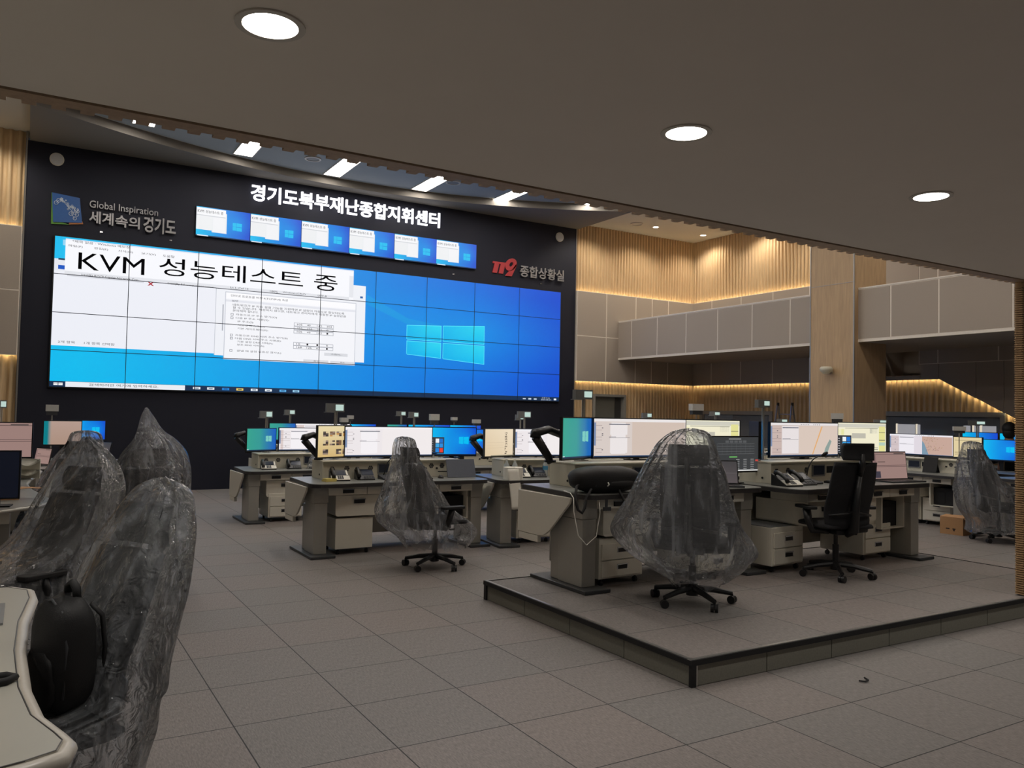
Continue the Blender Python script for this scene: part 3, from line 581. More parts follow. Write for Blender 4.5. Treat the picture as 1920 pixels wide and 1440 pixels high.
# ---------------------------------------------------------------- console furniture (local x along the desk, +y away from the user)
def T(st, lx, ly, lz=0):
    x, y, z, rz = st[:4]; c, s = math.cos(rz), math.sin(rz)
    return (x+lx*c-ly*s, y+lx*s+ly*c, z+lz)
DW = 2.1
def top_outline(g=0):
    P = []
    for k in range(7):
        a = PI+PI/2*k/6; P.append((.12+.12*math.cos(a)-g*.7, .16+.16*math.sin(a)-g*.7))
    for k in range(1, 12):
        u = k/12; P.append((.12+(DW-.24)*u, .055*math.sin(PI*u)**2-g))
    for k in range(7):
        a = -PI/2+PI/2*k/6; P.append((DW-.12+.12*math.cos(a)+g*.7, .16+.16*math.sin(a)-g*.7))
    return P+[(DW-.05+g, 1.02+g), (.05-g, 1.02+g)]
def desk(st, H, lab, grp, drawers=True, legs=(0, 1), sx=1):
    x, y, z, rz = st
    t = thing('console_desk', lab, 'desk', (x, y, z), rz, grp); t.scale.x = sx
    O('worktop', ('wt', H), lambda m: m.prism(top_outline(), H-.006, H), TOPGR, t)
    O('edge_band', ('eb', H), lambda m: m.prism(top_outline(.004), H-.042, H-.0065), TOPEDGE, t)
    for k, lx in enumerate((.13, DW-.13)):
        if k not in legs: continue
        O('leg', ('lg', H), lambda m: (m.box(-.07, .07, .13, .46, .03, H-.21), m.box(-.078, .078, .122, .468, H-.208, H-.043), m.box(-.05, .05, .462, .6, .03, H-.25)), LEGGR, t, (lx, 0, 0), bevel=.006)
        O('base_plate', ('bp', H), lambda m: m.box(-.13, .13, 0, .8, .001, .03), BASEDK, t, (lx, 0, 0), bevel=.006)
        s = -1 if k == 0 else 1
        O('end_panel', ('ep', H, k), lambda m: (m.prism([(.2, H-.043), (1.0, H-.043), (1.0, H-.40), (.66, H-.40), (.58, H-.385), (.5, H-.34), (.22, H-.09)], -.011, .011, axis='x'), m.box(-.008, .03, .68, .98, H-.46, H-.402) if k == 0 else m.box(-.03, .008, .68, .98, H-.46, H-.402)), WHITE, t, (.0 if k == 0 else DW, 0, 0), bevel=.004)
    for i in range(4 if drawers else 0):
        d = O('drawer', ('dr', H), lambda m: m.box(0, .418, .09, .5, H-.128, H-.0435), WHITE, t, (.20+.425*i, 0, 0), bevel=.004)
        O('handle', ('drh', H), lambda m: (m.box(.15, .27, .078, .0895, H-.108, H-.07)), BLACK, d)
        O('handle_lip', ('drl', H), lambda m: m.box(.145, .275, .07, .0895, H-.0695, H-.064), CHROME, d)
    if drawers:
        for i, x0 in enumerate((.30, .83)):
            c = O('cabinet', ('cb', H), lambda m: m.prism(rpoly(0, .52, H-.36, H-.14, [.004, .004, .03, .03]), .16, .75, axis='y'), WHITE, t, (x0, 0, 0))
            O('handle', ('cbh', H), lambda m: m.box(.2, .32, .145, .1595, H-.225, H-.185), BLACK, c)
            O('handle_lip', ('cbl', H), lambda m: m.box(.195, .325, .138, .1595, H-.1845, H-.178), CHROME, c)
        b = O('computer_bay', ('bay', H), lambda m: (m.box(0, .4, .2, .75, H-.46, H-.45), m.box(0, .02, .2, .75, H-.45, H-.13), m.box(.38, .4, .2, .75, H-.45, H-.13), m.box(.02, .38, .7, .75, H-.45, H-.13)), WHITE, t, (1.5, 0, 0))
        O('computer', ('pc', H), lambda m: (m.box(.03, .37, .27, .69, H-.449, H-.2), m.box(.06, .2, .262, .2695, H-.42, H-.26)), BLACKM, b)
    O('back_panel', ('mp', H), lambda m: m.box(.22, DW-.22, .8, .82, .12, H-.043), LEGGR, t)
    return t
def hexgrille(cx, cz, r=.03, y=-.004):
    def b(m):
        for k in range(7):
            a = PI/3*k; q = 0 if k == 6 else r*.62
            m.cyl((cx+q*math.cos(a), 0, cz+q*math.sin(a)), (cx+q*math.cos(a), y, cz+q*math.sin(a)), r*.27, n=8)
        n = 6; P = [(cx+r*math.cos(2*PI*k/6), y*.6, cz+r*math.sin(2*PI*k/6)) for k in range(7)]; m.tube(P, .0022, 4, cap=False)
    return b
TOUCH = pmat('touch_screen_glass', (46, 52, 66), .15)
def console(st, H, lab, lx=.27, wd=1.68):
    p = T(st, lx, .55, H); t = thing('equipment_console', lab, 'console', p, st[3], 'equipment boxes on the desks')
    O('body', ('cbd', wd), lambda m: (m.box(0, .012, 0, .38, 0, .19), m.box(wd-.012, wd, 0, .38, 0, .19), m.box(.0125, wd-.0125, .035, .38, 0, .19)), CREAM, t, bevel=.002)
    O('lid', ('clid', wd), lambda m: m.box(-.005, wd+.005, -.012, .385, .1905, .206), CREAM, t, bevel=.004)
    for i, (cx, cz) in enumerate(((.12, .11), (.29, .115), (.57, .115), (1.33, .13), (1.47, .13))):
        O('speaker', ('hx', i), hexgrille(cx, cz), DKGREY, t, (0, .0345, 0))
    f = O('touch_screen', 'tsf', lambda m: m.box(.655, .85, .022, .0345, .05, .165), MIDGR, t); O('display', 'tsd', lambda m: m.box(.668, .837, .0195, .0215, .066, .155), TOUCH, f)
    f = O('side_screen', 'ssf', lambda m: m.box(.87, 1.0, .026, .0345, .065, .155), CREAM, t); O('display', 'ssd', lambda m: m.box(.88, .985, .0225, .0255, .08, .148), BLACK, f)
    O('slot', 'slt', lambda m: m.box(1.42, 1.58, .03, .0345, .055, .066), BLACKM, t)
    for i, cx in enumerate((1.26, 1.40, 1.545)): O('knob', ('kn', i), lambda m: m.cyl((cx, .0345, .1), (cx, .022, .1), .012, n=12), BLACK, t)
    O('port', 'prt', lambda m: m.cyl((-.0005, .1, .05), (-.004, .1, .05), .011, n=10), BLACKM, t)
    return t
def rail(st, H, lab):
    p = T(st, 0, .86, H+.206); t = thing('mount_rail', lab, 'rail', p, st[3], 'chrome rails on the equipment boxes')
    O('tube', 'rlt', lambda m: m.cyl((.34, 0, .06), (1.9, 0, .06), .018, n=14), CHROME, t, smooth=True)
    for lx in (.5, 1.1, 1.75): O('post', 'rlp', lambda m: m.box(-.012, .012, -.014, .014, 0, .043), CHROME, t, (lx, 0, 0))

# ---------------------------------------------------------------- screens
def start_menu(i, x, z, w, h, l):
    i.rect(x, z, x+w, z+h, (52, 54, 60), l)
    for k in range(6): i.rect(x+w*.08, z+h*(.1+.14*k), x+w*.3, z+h*(.14+.14*k), (190, 190, 195), l+1)
    cs = [(30, 130, 215), (60, 160, 220), (30, 110, 200), (230, 60, 50), (40, 140, 220), (235, 240, 245)]
    for a in range(2):
        for b in range(3): i.rect(x+w*(.46+.25*a), z+h*(.08+.29*b), x+w*(.68+.25*a), z+h*(.33+.29*b), cs[(a*3+b+(3 if b == 2 else 0)) % 6], l+1)
def img_for(kind, w, h):
    i = Img(); i.k = 1; X0, X1 = -w/2, w/2
    def r(u0, v0, u1, v1, c, l=1): i.rect(X0+u0*w, v0*h, X0+u1*w, v1*h, c, l)
    if kind in ('wall', 'walls', 'teal', 'teal2', 'blue'):
        fn = wallpaper if kind in ('wall', 'walls') else ((lambda u, v: mixc((0, 190, 235), (20, 70, 205), u)) if kind == 'blue' else (lambda u, v: mixc((52, 162, 140), (28, 92, 190), max(0, (u-.45)*1.8)+.15*math.sin(u*3))))
        i.grid(X0, 0, X1, h, fn, 16, 8, 0); r(0, 0, 1, .04, (12, 40, 74)); c = (0, 190, 240) if kind != 'teal' and kind != 'teal2' else (120, 200, 190)
        for a in range(2):
            for b in range(2): i.quad([(X0+w*(.64+.1*a), h*(.42+.13*b)), (X0+w*(.73+.115*a), h*(.42+.13*b-.02)), (X0+w*(.73+.115*a), h*(.54+.135*b)), (X0+w*(.64+.1*a), h*(.54+.125*b))], lin(c), 2)
        if kind == 'walls': start_menu(i, X0, .05*h, w*.33, h*.6, 3)
        r(0, .04, .06, .06, (220, 230, 235), 2)
    elif kind.startswith('gis'):
        bg = {'gis': (222, 214, 216), 'gisw': (236, 230, 232), 'gism': (206, 192, 188), 'gisk': (222, 216, 226), 'gisb': (214, 202, 196)}[kind]
        i.grid(X0, 0, X1, h, lambda u, v: bg, 4, 2, 0); r(0, .93, 1, 1, mixc(bg, (245, 245, 248), .6)); r(0, 0, 1, .035, (20, 50, 84), 2)
        r(.0, .3, .02, .9, (120, 140, 175), 1); r(.02, .03, .15, .92, mixc(bg, (190, 160, 150), .4), 1)
        for v in (.82, .7, .52, .44, .22, .12): r(.02, v, .15, v+.008, (150, 130, 130), 2)
        for v in (.75, .56, .6, .18): r(.085, v, .1, v+.02, (70, 70, 84), 3)
        r(.16, .08, .4, .9, mixc(bg, (246, 244, 248), .6), 1)
        for v0, v1 in ((.58, .84), (.1, .5)): r(.165, v0, .395, v1, mixc(bg, (250, 248, 252), .55), 2); r(.165, v1, .395, v1+.008, (80, 80, 92), 3); r(.165, v1+.02, .28, v1+.03, (90, 90, 104), 3)
        r(.165, .85, .395, .87, (110, 112, 124), 3)
        for k in range(9): r(.43+.028*k+(.05 if k > 4 else 0), .94, .44+.028*k+(.05 if k > 4 else 0), .965, (60, 60, 70), 3)
        mp = {'gis': (230, 222, 222), 'gisw': (240, 234, 234), 'gism': (216, 198, 186), 'gisk': (196, 164, 150), 'gisb': (208, 190, 178)}[kind]
        r(.405, .04, .99, .92, mp, 1)
        if kind == 'gisk':
            r(.405, .04, .53, .92, (222, 214, 222), 2); i.quad([(X0+.53*w, .04*h), (X0+.63*w, .04*h), (X0+.6*w, .3*h), (X0+.56*w, .6*h), (X0+.53*w, .7*h)], lin((120, 150, 170)), 3)
            rn = random.Random(5)
            for k in range(60): u, v = rn.gauss(.68, .07), rn.uniform(.15, .85); u = max(.56, min(.92, u)); r(u, v, u+.012, v+.02, rn.choice([(160, 110, 100), (140, 120, 110), (178, 150, 110), (120, 90, 90)]), 4)
        elif kind == 'gism':
            i.quad([(X0+.60*w, .04*h), (X0+.615*w, .04*h), (X0+.76*w, .9*h), (X0+.74*w, .9*h)], lin((226, 170, 110)), 3)
            i.quad([(X0+.78*w, .04*h), (X0+.83*w, .04*h), (X0+.9*w, .44*h), (X0+.87*w, .5*h), (X0+.8*w, .22*h)], lin((140, 158, 152)), 3)
        elif kind == 'gis' or kind == 'gisw':
            for a, b in (((.66, .1), (.76, .5)), ((.76, .5), (.92, .78)), ((.56, .14), (.72, .08))): i.quad([(X0+a[0]*w, a[1]*h), (X0+a[0]*w+.006, a[1]*h), (X0+b[0]*w+.006, b[1]*h), (X0+b[0]*w, b[1]*h)], lin((150, 140, 140)), 3)
        else:
            for u, v in ((.6, .3), (.7, .5), (.55, .7)): r(u, v, u+.006, v+.016, (120, 100, 100), 3)
    elif kind in ('form', 'forms'):
        i.grid(X0, 0, X1, h, lambda u, v: (238, 234, 208), 4, 2, 0); r(0, .86, 1, .97, (206, 204, 190)); r(.03, .62, .18, .8, (224, 222, 150)); r(.68, .68, .83, .84, (188, 186, 170)); r(.33, .52, .6, .68, (190, 186, 172), 2)
        r(.03, .2, .83, .82, (240, 234, 206), 1); r(.86, .12, .98, .9, (226, 222, 150), 2); r(.86, .3, .98, .4, (180, 205, 190), 3); r(.86, .46, .98, .48, (90, 90, 80), 3); r(.86, .7, .98, .72, (150, 146, 110), 3)
        for v in (.22, .16, .17, .83): r(.2, v, .84, v+.012, (110, 108, 98), 3)
        r(0, 0, 1, .035, (30, 40, 60), 2)
        if kind == 'forms': start_menu(i, X0, .06*h, w*.32, h*.55, 4)
    elif kind == 'photos':
        i.grid(X0, 0, X1, h, lambda u, v: mixc((206, 176, 118), (232, 216, 172), v), 4, 4, 0); rn = random.Random(11)
        for a in range(3):
            for b in range(4):
                if a == 0 and b == 1: continue
                for c in range(2):
                    for d in range(3): u, v = .14+.2*b+.08*c, .08+.29*a+.055*d; r(u, v, u+.08, v+.055, rn.choice([(120, 92, 70), (88, 76, 70), (190, 140, 80), (140, 120, 108), (60, 54, 52), (210, 190, 150)]), 2)
    elif kind == 'beige':
        i.grid(X0, 0, X1, h, lambda u, v: mixc((218, 196, 162), (238, 222, 196), v*.5+u*.5), 4, 4, 0); rn = random.Random(4)
        for k in range(13):
            v = .06+.064*k
            for d in range(4): r(.70+.022*d, v+rn.uniform(0, .02), .718+.022*d, v+.045, (76, 64, 56), 2) if rn.random() < .8 else None
        for v in (.4, .3, .5): r(.05, v, .66, v+.006, (206, 184, 152), 2)
        r(.2, 0, 1, .03, (120, 116, 100), 2)
    elif kind == 'beigeform':
        i.grid(X0, 0, X1, h, lambda u, v: (222, 204, 158), 4, 2, 0)
        for v in (.84, .24, .18, .12): r(.04, v, .96, v+.014, (96, 84, 62), 2)
        for u, v in ((.62, .66), (.5, .4)): r(u, v, u+.06, v+.05, (120, 106, 84), 2)
    elif kind == 'dark':
        i.grid(X0, 0, X1, h, lambda u, v: (58, 60, 62), 4, 2, 0); r(.35, .93, .6, .955, (150, 150, 150)); r(0, 0, 1, .035, (214, 214, 212), 2)
        for k in range(8): r(.12+.095*k, .5, .122+.095*k, .8, (104, 106, 108), 2)
        for v in (.5, .575, .65, .725, .8): r(.12, v, .88, v+.008, (104, 106, 108), 2)
        for k in range(5): r(.28+.09*k, .83, .35+.09*k, .9, (84, 86, 88), 2)
        for a in range(3):
            for b in range(6): r(.5+.15*a, .06+.055*b, .57+.15*a, .07+.055*b, (168, 168, 168), 2)
        r(.36, .4, .52, .43, (110, 190, 100), 3); r(.9, .28, .96, .33, (200, 70, 60), 3)
    elif kind in ('pink', 'pinkform'):
        b = (152, 124, 118); i.grid(X0, 0, X1, h, lambda u, v: b, 4, 2, 0)
        for v in (.92, .45, .5): r(.1, v, 1, v+.014, (74, 58, 58), 2)
        r(0, .1, .1, .95, (134, 106, 104), 1); r(.14, .62, .36, .65, (84, 68, 66), 3); r(.64, .92, .94, .97, (86, 74, 72), 3); r(0, .03, .2, .28, (62, 58, 70), 3)
        if kind == 'pink': r(.0, .55, 1, .56, (100, 80, 78), 3)
    elif kind == 'tealbeige':
        i.grid(X0, 0, X1, h, lambda u, v: (0, 122, 132) if u < .2 else mixc((168, 140, 124), (178, 152, 140), v), 10, 2, 0)
    elif kind == 'off':
        i.grid(X0, 0, X1, h, lambda u, v: (10, 14, 26), 2, 2, 0); r(.1, .76, .22, .78, (120, 120, 124)); r(0, .4, .05, .6, (90, 94, 100))  # pale patches painted as reflections on the switched-off screen
    elif kind == 'greylap':
        i.grid(X0, 0, X1, h, lambda u, v: mixc((84, 76, 78), (62, 60, 62), v), 2, 2, 0); r(0, .45, 1, .46, (120, 112, 112))
    return i
SCACHE = {}
def display(parent, kind, w, h, loc, curve=0, rot=None):
    k = (kind, w, h, curve)
    if k not in SCACHE: SCACHE[k] = img_for(kind, w, h).mesh('display', (lambda p: (p[0], p[1]-curve*(2*p[0]/w)**2, p[2])) if curve else None)
    o = bpy.data.objects.new('display', SCACHE[k]); COL.objects.link(o); o.parent = parent; o.location = loc
    if rot: o.rotation_euler = rot
    return o
def monitor(p, rz, w, h, zb, kind, lab, grp, stand='foot', curve=0, arm=None):
    """p: base point on the surface; zb: bottom edge of the panel above it"""
    t = thing('monitor', lab, 'monitor', p, rz, grp)
    def hb(m):
        n = 10 if curve else 1
        for j in range(n):
            x0, x1 = -w/2-.01+(w+.02)*j/n, -w/2-.01+(w+.02)*(j+1)/n
            c = lambda x: -curve*(2*x/w)**2
            m.add([(x0, c(x0)+.002, zb-.016), (x1, c(x1)+.002, zb-.016), (x1, c(x1)+.03, zb-.016), (x0, c(x0)+.03, zb-.016), (x0, c(x0)+.002, zb+h+.01), (x1, c(x1)+.002, zb+h+.01), (x1, c(x1)+.03, zb+h+.01), (x0, c(x0)+.03, zb+h+.01)], [(0,3,2,1),(4,5,6,7),(0,1,5,4),(1,2,6,5),(2,3,7,6),(3,0,4,7)])
    O('housing', ('mh', w, h, zb, curve), hb, BLACK, t)
    display(t, kind, w, h, (0, .0005, zb), curve)
    if stand == 'foot':
        O('stand', ('ms', zb), lambda m: (m.box(-.03, .03, .031, .05, .006, zb+.1), m.prism(rpoly(-.1, .1, -.02, .12, .02), 0, .008)), BLACK, t)
    elif stand == 'wide':
        O('stand', ('mw', zb), lambda m: (m.box(-.05, .05, .031, .06, .012, zb+.12), m.prism(rpoly(-.16, .16, -.03, .12, .04), 0, .012)), BLACKM, t)
    if arm:
        O('arm_base', None, lambda m: m.cyl((arm[0][0], arm[0][1], 0), (arm[0][0], arm[0][1], .018), .05, n=18), BLACK, t)
        O('arm', None, lambda m: m.tube([(*a[:2], a[2]) for a in arm[:3]], [.026, .03, .036], 10, flat=1.3), BLACK, t, smooth=True)
        O('arm_link', None, lambda m: (m.tube(arm[2:], [.037, .036, .034, .03], 10, flat=1.4)), BLACK, t, smooth=True)
    return t
def sign(x, y, zb, zc, lab, lit=True, w=.2, h=.095, rz=0):
    t = thing('status_sign' if lit else 'signal_lamp', lab, 'sign' if lit else 'lamp', (x, y, zb), rz, 'signs on poles' if lit else 'grey lamp boxes on poles')
    hp = zc-zb
    if lit:
        O('pole', ('sp', round(hp, 3), h), lambda m: (m.cyl((0, 0, 0), (0, 0, hp-h/2), .011, n=10), m.cyl((.026, .01, 0), (.026, .01, hp-h/2), .007, n=8), m.box(-.05, .05, -.03, .03, 0, .006)), LEGGR, t)
        O('housing', ('sh', w, h, round(hp, 3)), lambda m: (m.box(-w/2, w/2, -.02, .03, hp-h/2+.001, hp+h/2), m.box(-w/2-.02, -.02, -.05, .03, hp-h/2-.006, hp-h/2+.0005)), MIDGR, t)
        O('display', ('sd', w, h, round(hp, 3)), lambda m: m.box(.0, w/2-.012, -.024, -.0205, hp-h/2+.018, hp+h/2-.014), SIGNLIT, t)
    else:
        O('pole', ('lp', round(hp, 3), h), lambda m: (m.cyl((0, 0, 0), (0, 0, hp-h/2), .009, n=10), m.box(-.04, .04, -.03, .03, 0, .006)), LEGGR, t)
        O('housing', ('lh', w, h, round(hp, 3)), lambda m: m.box(-w/2+.012, w/2-.012, -.03, .03, hp-h/2, hp-h*.12), DKGREY, t)
        O('shade', ('lsh', w, h, round(hp, 3)), lambda m: m.box(-w/2, w/2, -.04, .04, hp-h*.119, hp+h/2), LAMPBOX, t)
SIGNLIT = emat('sign_glow', (206, 232, 222), .8); LAMPBOX = pmat('lamp_shade_grey', (196, 196, 192), .5)

# ---------------------------------------------------------------- small desk things
def tilt(m, fn, a, piv=(0, 0)):
    n = len(m.v); fn(); c, s = math.cos(a), math.sin(a)
    m.v[n:] = [(x, piv[0]+(y-piv[0])*c-(z-piv[1])*s, piv[1]+(y-piv[0])*s+(z-piv[1])*c) for x, y, z in m.v[n:]]
def phone(p, rz, lab, grp, light=True):
    t = thing('desk_phone', lab, 'phone', p, rz, grp); A = .5
    def body(m):
        m.prism([(0, 0), (.2, 0), (.2, .11), (.0, .012)], -.1, .1, axis='x')
    O('body', 'phb', body, BLACK, t, bevel=.004)
    def on(f): return lambda m: tilt(m, lambda: f(m), math.atan2(.098, .2), (0, .012))
    if light: O('keypad_plate', 'phk', on(lambda m: m.box(-.1, .1, .0, .085, .0125, .018)), PAPER, t); O('keys', 'phks', on(lambda m: [m.box(-.03+.022*a, -.013+.022*a, .012+.017*b, .024+.017*b, .0182, .022) for a in range(3) for b in range(4)]), DKGREY, t); O('label_strip', 'phl', on(lambda m: m.box(.075, .092, .1, .2, .0125, .016)), PAPER, t)
    else: O('keys', 'phk2', on(lambda m: [m.box(-.02+.03*a, .003+.03*a, .015+.016*b, .024+.016*b, .0125, .017) for a in range(4) for b in range(3)]), DKGREY, t)
    O('display', ('phd', light), on(lambda m: m.box(-.035, .065 if light else .095, .105 if light else .085, .185 if light else .2, .0125, .016)), TOUCH, t)
    O('handset', 'phh', on(lambda m: (m.tube([(-.075, .02, .03), (-.075, .05, .048), (-.075, .11, .056), (-.075, .17, .048), (-.075, .2, .03)], [.022, .02, .017, .02, .022], 10))), BLACK, t, smooth=True)
    return t
def mic(p, rz, lab, grp):
    t = thing('gooseneck_microphone', lab, 'microphone', p, rz, grp)
    O('base', 'mcb', lambda m: m.prism([(-.09, 0), (.09, 0), (.09, .05), (-.09, .018)], -.06, .06, axis='x'), DKGREY, t, bevel=.004)
    pts = [(0, .06, .04)]+[(.01+.16*(k/10)**2, .06-.05*(k/10)**2, .04+.22*math.sin(PI/2*k/10)) for k in range(1, 11)]
    O('gooseneck', 'mcg', lambda m: m.tube(pts, .006, 8), BLACK, t, smooth=True)
    O('head', 'mch', lambda m: m.tube([pts[-1], (pts[-1][0]+.03, pts[-1][1]-.01, pts[-1][2]+.02), (pts[-1][0]+.06, pts[-1][1]-.02, pts[-1][2]+.035)], [.01, .018, .012], 10), BLACKM, t, smooth=True)
def keyboard(p, rz, lab):
    t = thing('keyboard', lab, 'keyboard', p, rz, 'keyboards'); O('case', 'kbc', lambda m: m.prism([(0, 0), (.14, 0), (.14, .022), (0, .012)], -.21, .21, axis='x'), BLACK, t)
    O('keys', 'kbk', lambda m: tilt(m, lambda: [m.box(-.2+.026*a, -.177+.026*a, .008+.025*b, .029+.025*b, .0125, .017) for a in range(15) for b in range(5)], .071, (0, .012)), DKGREY, t)
def mouse(p, rz, lab):
    t = thing('mouse', lab, 'mouse', p, rz, 'mice'); O('body', 'msb', lambda m: m.sphere((0, 0, .002), .032, 14, sx=1, sy=1.6, sz=1.0), BLACK, t, smooth=True); O('wheel', 'mswh', lambda m: m.cyl((-.003, .03, .03), (.003, .03, .03), .007, n=10), DKGREY, t)
def laptop(p, rz, kind, lab, w=.33, h=.2, tiltb=.25, mat=None):
    t = thing('laptop', lab, 'laptop', p, rz, 'laptops'); O('keyboard_base', ('lpb', w, mat is None), lambda m: m.prism(rpoly(-w/2, w/2, -.22, 0, .01), 0, .014), mat or DKGREY, t)
    O('keys', ('lpk', w), lambda m: [m.box(-w/2+.02+.022*a, -w/2+.038+.022*a, -.05-.02*b-.016, -.05-.02*b, .0142, .016) for a in range(int((w-.04)/.022)) for b in range(5)], BLACK, t)
    l = O('lid', ('lpl', w, h, tiltb), lambda m: tilt(m, lambda: m.box(-w/2, w/2, .002, .012, .008, h+.016), -tiltb, (0, .014)), BLACK, t, (0, .0, .006))
    c, s = math.cos(-tiltb), math.sin(-tiltb); d = display(t, kind, w-.02, h-.012, (0, .0-.001*c+(.0)*s, .024), 0, (-tiltb, 0, 0)); return t
def tablet(p, rz, lab, w=.3, h=.2, kind=None, mat=None):
    t = thing('tablet', lab, 'tablet', p, rz, 'tablets'); a = .35
    O('back_cover', ('tbb', w, h), lambda m: tilt(m, lambda: m.box(-w/2, w/2, 0, .012, 0, h), -a), mat or pmat('slate_cover', (88, 94, 106), .5), t, (0, 0, .004))
    O('kickstand', ('tbk', w, h), lambda m: m.prism([(.15, 0), (.154, 0), (.0625, h*.62), (.0575, h*.62)], w*.2, w*.48, axis='x'), BLACK, t)
    if kind: display(t, kind, w-.02, h-.02, (0, -.004, .014), 0, (-a, 0, 0))
BOTTLE = bpy.data.materials.new('clear_bottle'); BOTTLE.use_nodes = True
_b = BOTTLE.node_tree.nodes['Principled BSDF']; _b.inputs['Base Color'].default_value = (.8, .88, .9, 1); _b.inputs['Roughness'].default_value = .08; _b.inputs['Alpha'].default_value = .4
def bottle(p, lab, colr, name):
    t = thing('water_bottle', lab, 'bottle', p, 0, 'bottles on the desks'); O('body', 'wbb', lambda m: m.tube([(0,0,0),(0,0,.005),(0,0,.15),(0,0,.18),(0,0,.2)], [.028, .032, .032, .015, .013], 16), BOTTLE, t, smooth=True)
    O('cap', 'wbc', lambda m: m.cyl((0,0,.2005),(0,0,.218), .015, n=14), PAPER, t); O('paper_label', ('wbl', name), lambda m: m.cyl((0,0,.08),(0,0,.13), .0328, n=16, cap=False), pmat(name, colr, .6), t)
def pedestal(p, rz, lab, grp, drawers=2, w=.46, d=.5, h=.385):
    t = thing('drawer_pedestal', lab, 'drawer unit', p, rz, grp)
    O('body', ('pdb', w, d, h, drawers), lambda m: m.box(0, w, .012 if drawers else 0, d, .06, h), WHITE, t, bevel=.004)
    O('top_recess', ('pdt', w, d, h), lambda m: m.box(.03, w-.03, .05, d-.03, h+.0005, h+.006), MIDGR, t) if drawers else None
    dh = (h-.11)/2
    for k in range(drawers):
        z0 = .075+k*dh; q = O('drawer', ('pdd', w, h, k), lambda m: m.box(.02, w-.02, -.004, .0115, z0, z0+dh-.008), WHITE, t, bevel=.003)
        O('handle', ('pdh', w, h, k), lambda m: m.box(w/2-.05, w/2+.05, -.009, -.0045, z0+dh*.42, z0+dh*.66), BLACK, q); O('handle_frame', ('pdf', w, h, k), lambda m: (m.box(w/2-.058, w/2+.058, -.013, -.0045, z0+dh*.66, z0+dh*.72), m.box(w/2-.058, w/2-.0505, -.008, -.0045, z0+dh*.4, z0+dh*.66), m.box(w/2+.0505, w/2+.058, -.008, -.0045, z0+dh*.4, z0+dh*.66)), CHROME, q)
    for cx in (.05, w-.05):
        for cy in (.05, d-.05): O('caster', 'pdc', lambda m: (m.cyl((-.012, 0, .022), (.012, 0, .022), .022, n=12), m.box(-.006, .006, -.006, .006, .03, .06)), BLACK, t, (cx, cy, 0))
    return t

# ---------------------------------------------------------------- office chairs and their plastic covers
def grid_shell(m, f, th, nu=12, nv=12):
    vs = []; fs = []
    for side in (0, 1):
        for j in range(nv+1):
            for i in range(nu+1):
                x, y, z = f(i/nu*2-1, j/nv); vs.append((x, y-(th if side else 0), z))
    n = (nu+1)*(nv+1); q = lambda s, i, j: s*n+j*(nu+1)+i
    for j in range(nv):
        for i in range(nu): fs += [(q(0,i,j), q(0,i,j+1), q(0,i+1,j+1), q(0,i+1,j)), (q(1,i,j), q(1,i+1,j), q(1,i+1,j+1), q(1,i,j+1))]
    for i in range(nu): fs += [(q(0,i,0), q(0,i+1,0), q(1,i+1,0), q(1,i,0)), (q(0,i,nv), q(1,i,nv), q(1,i+1,nv), q(0,i+1,nv))]
    for j in range(nv): fs += [(q(0,0,j), q(1,0,j), q(1,0,j+1), q(0,0,j+1)), (q(0,nu,j), q(0,nu,j+1), q(1,nu,j+1), q(1,nu,j))]
    m.add(vs, fs)
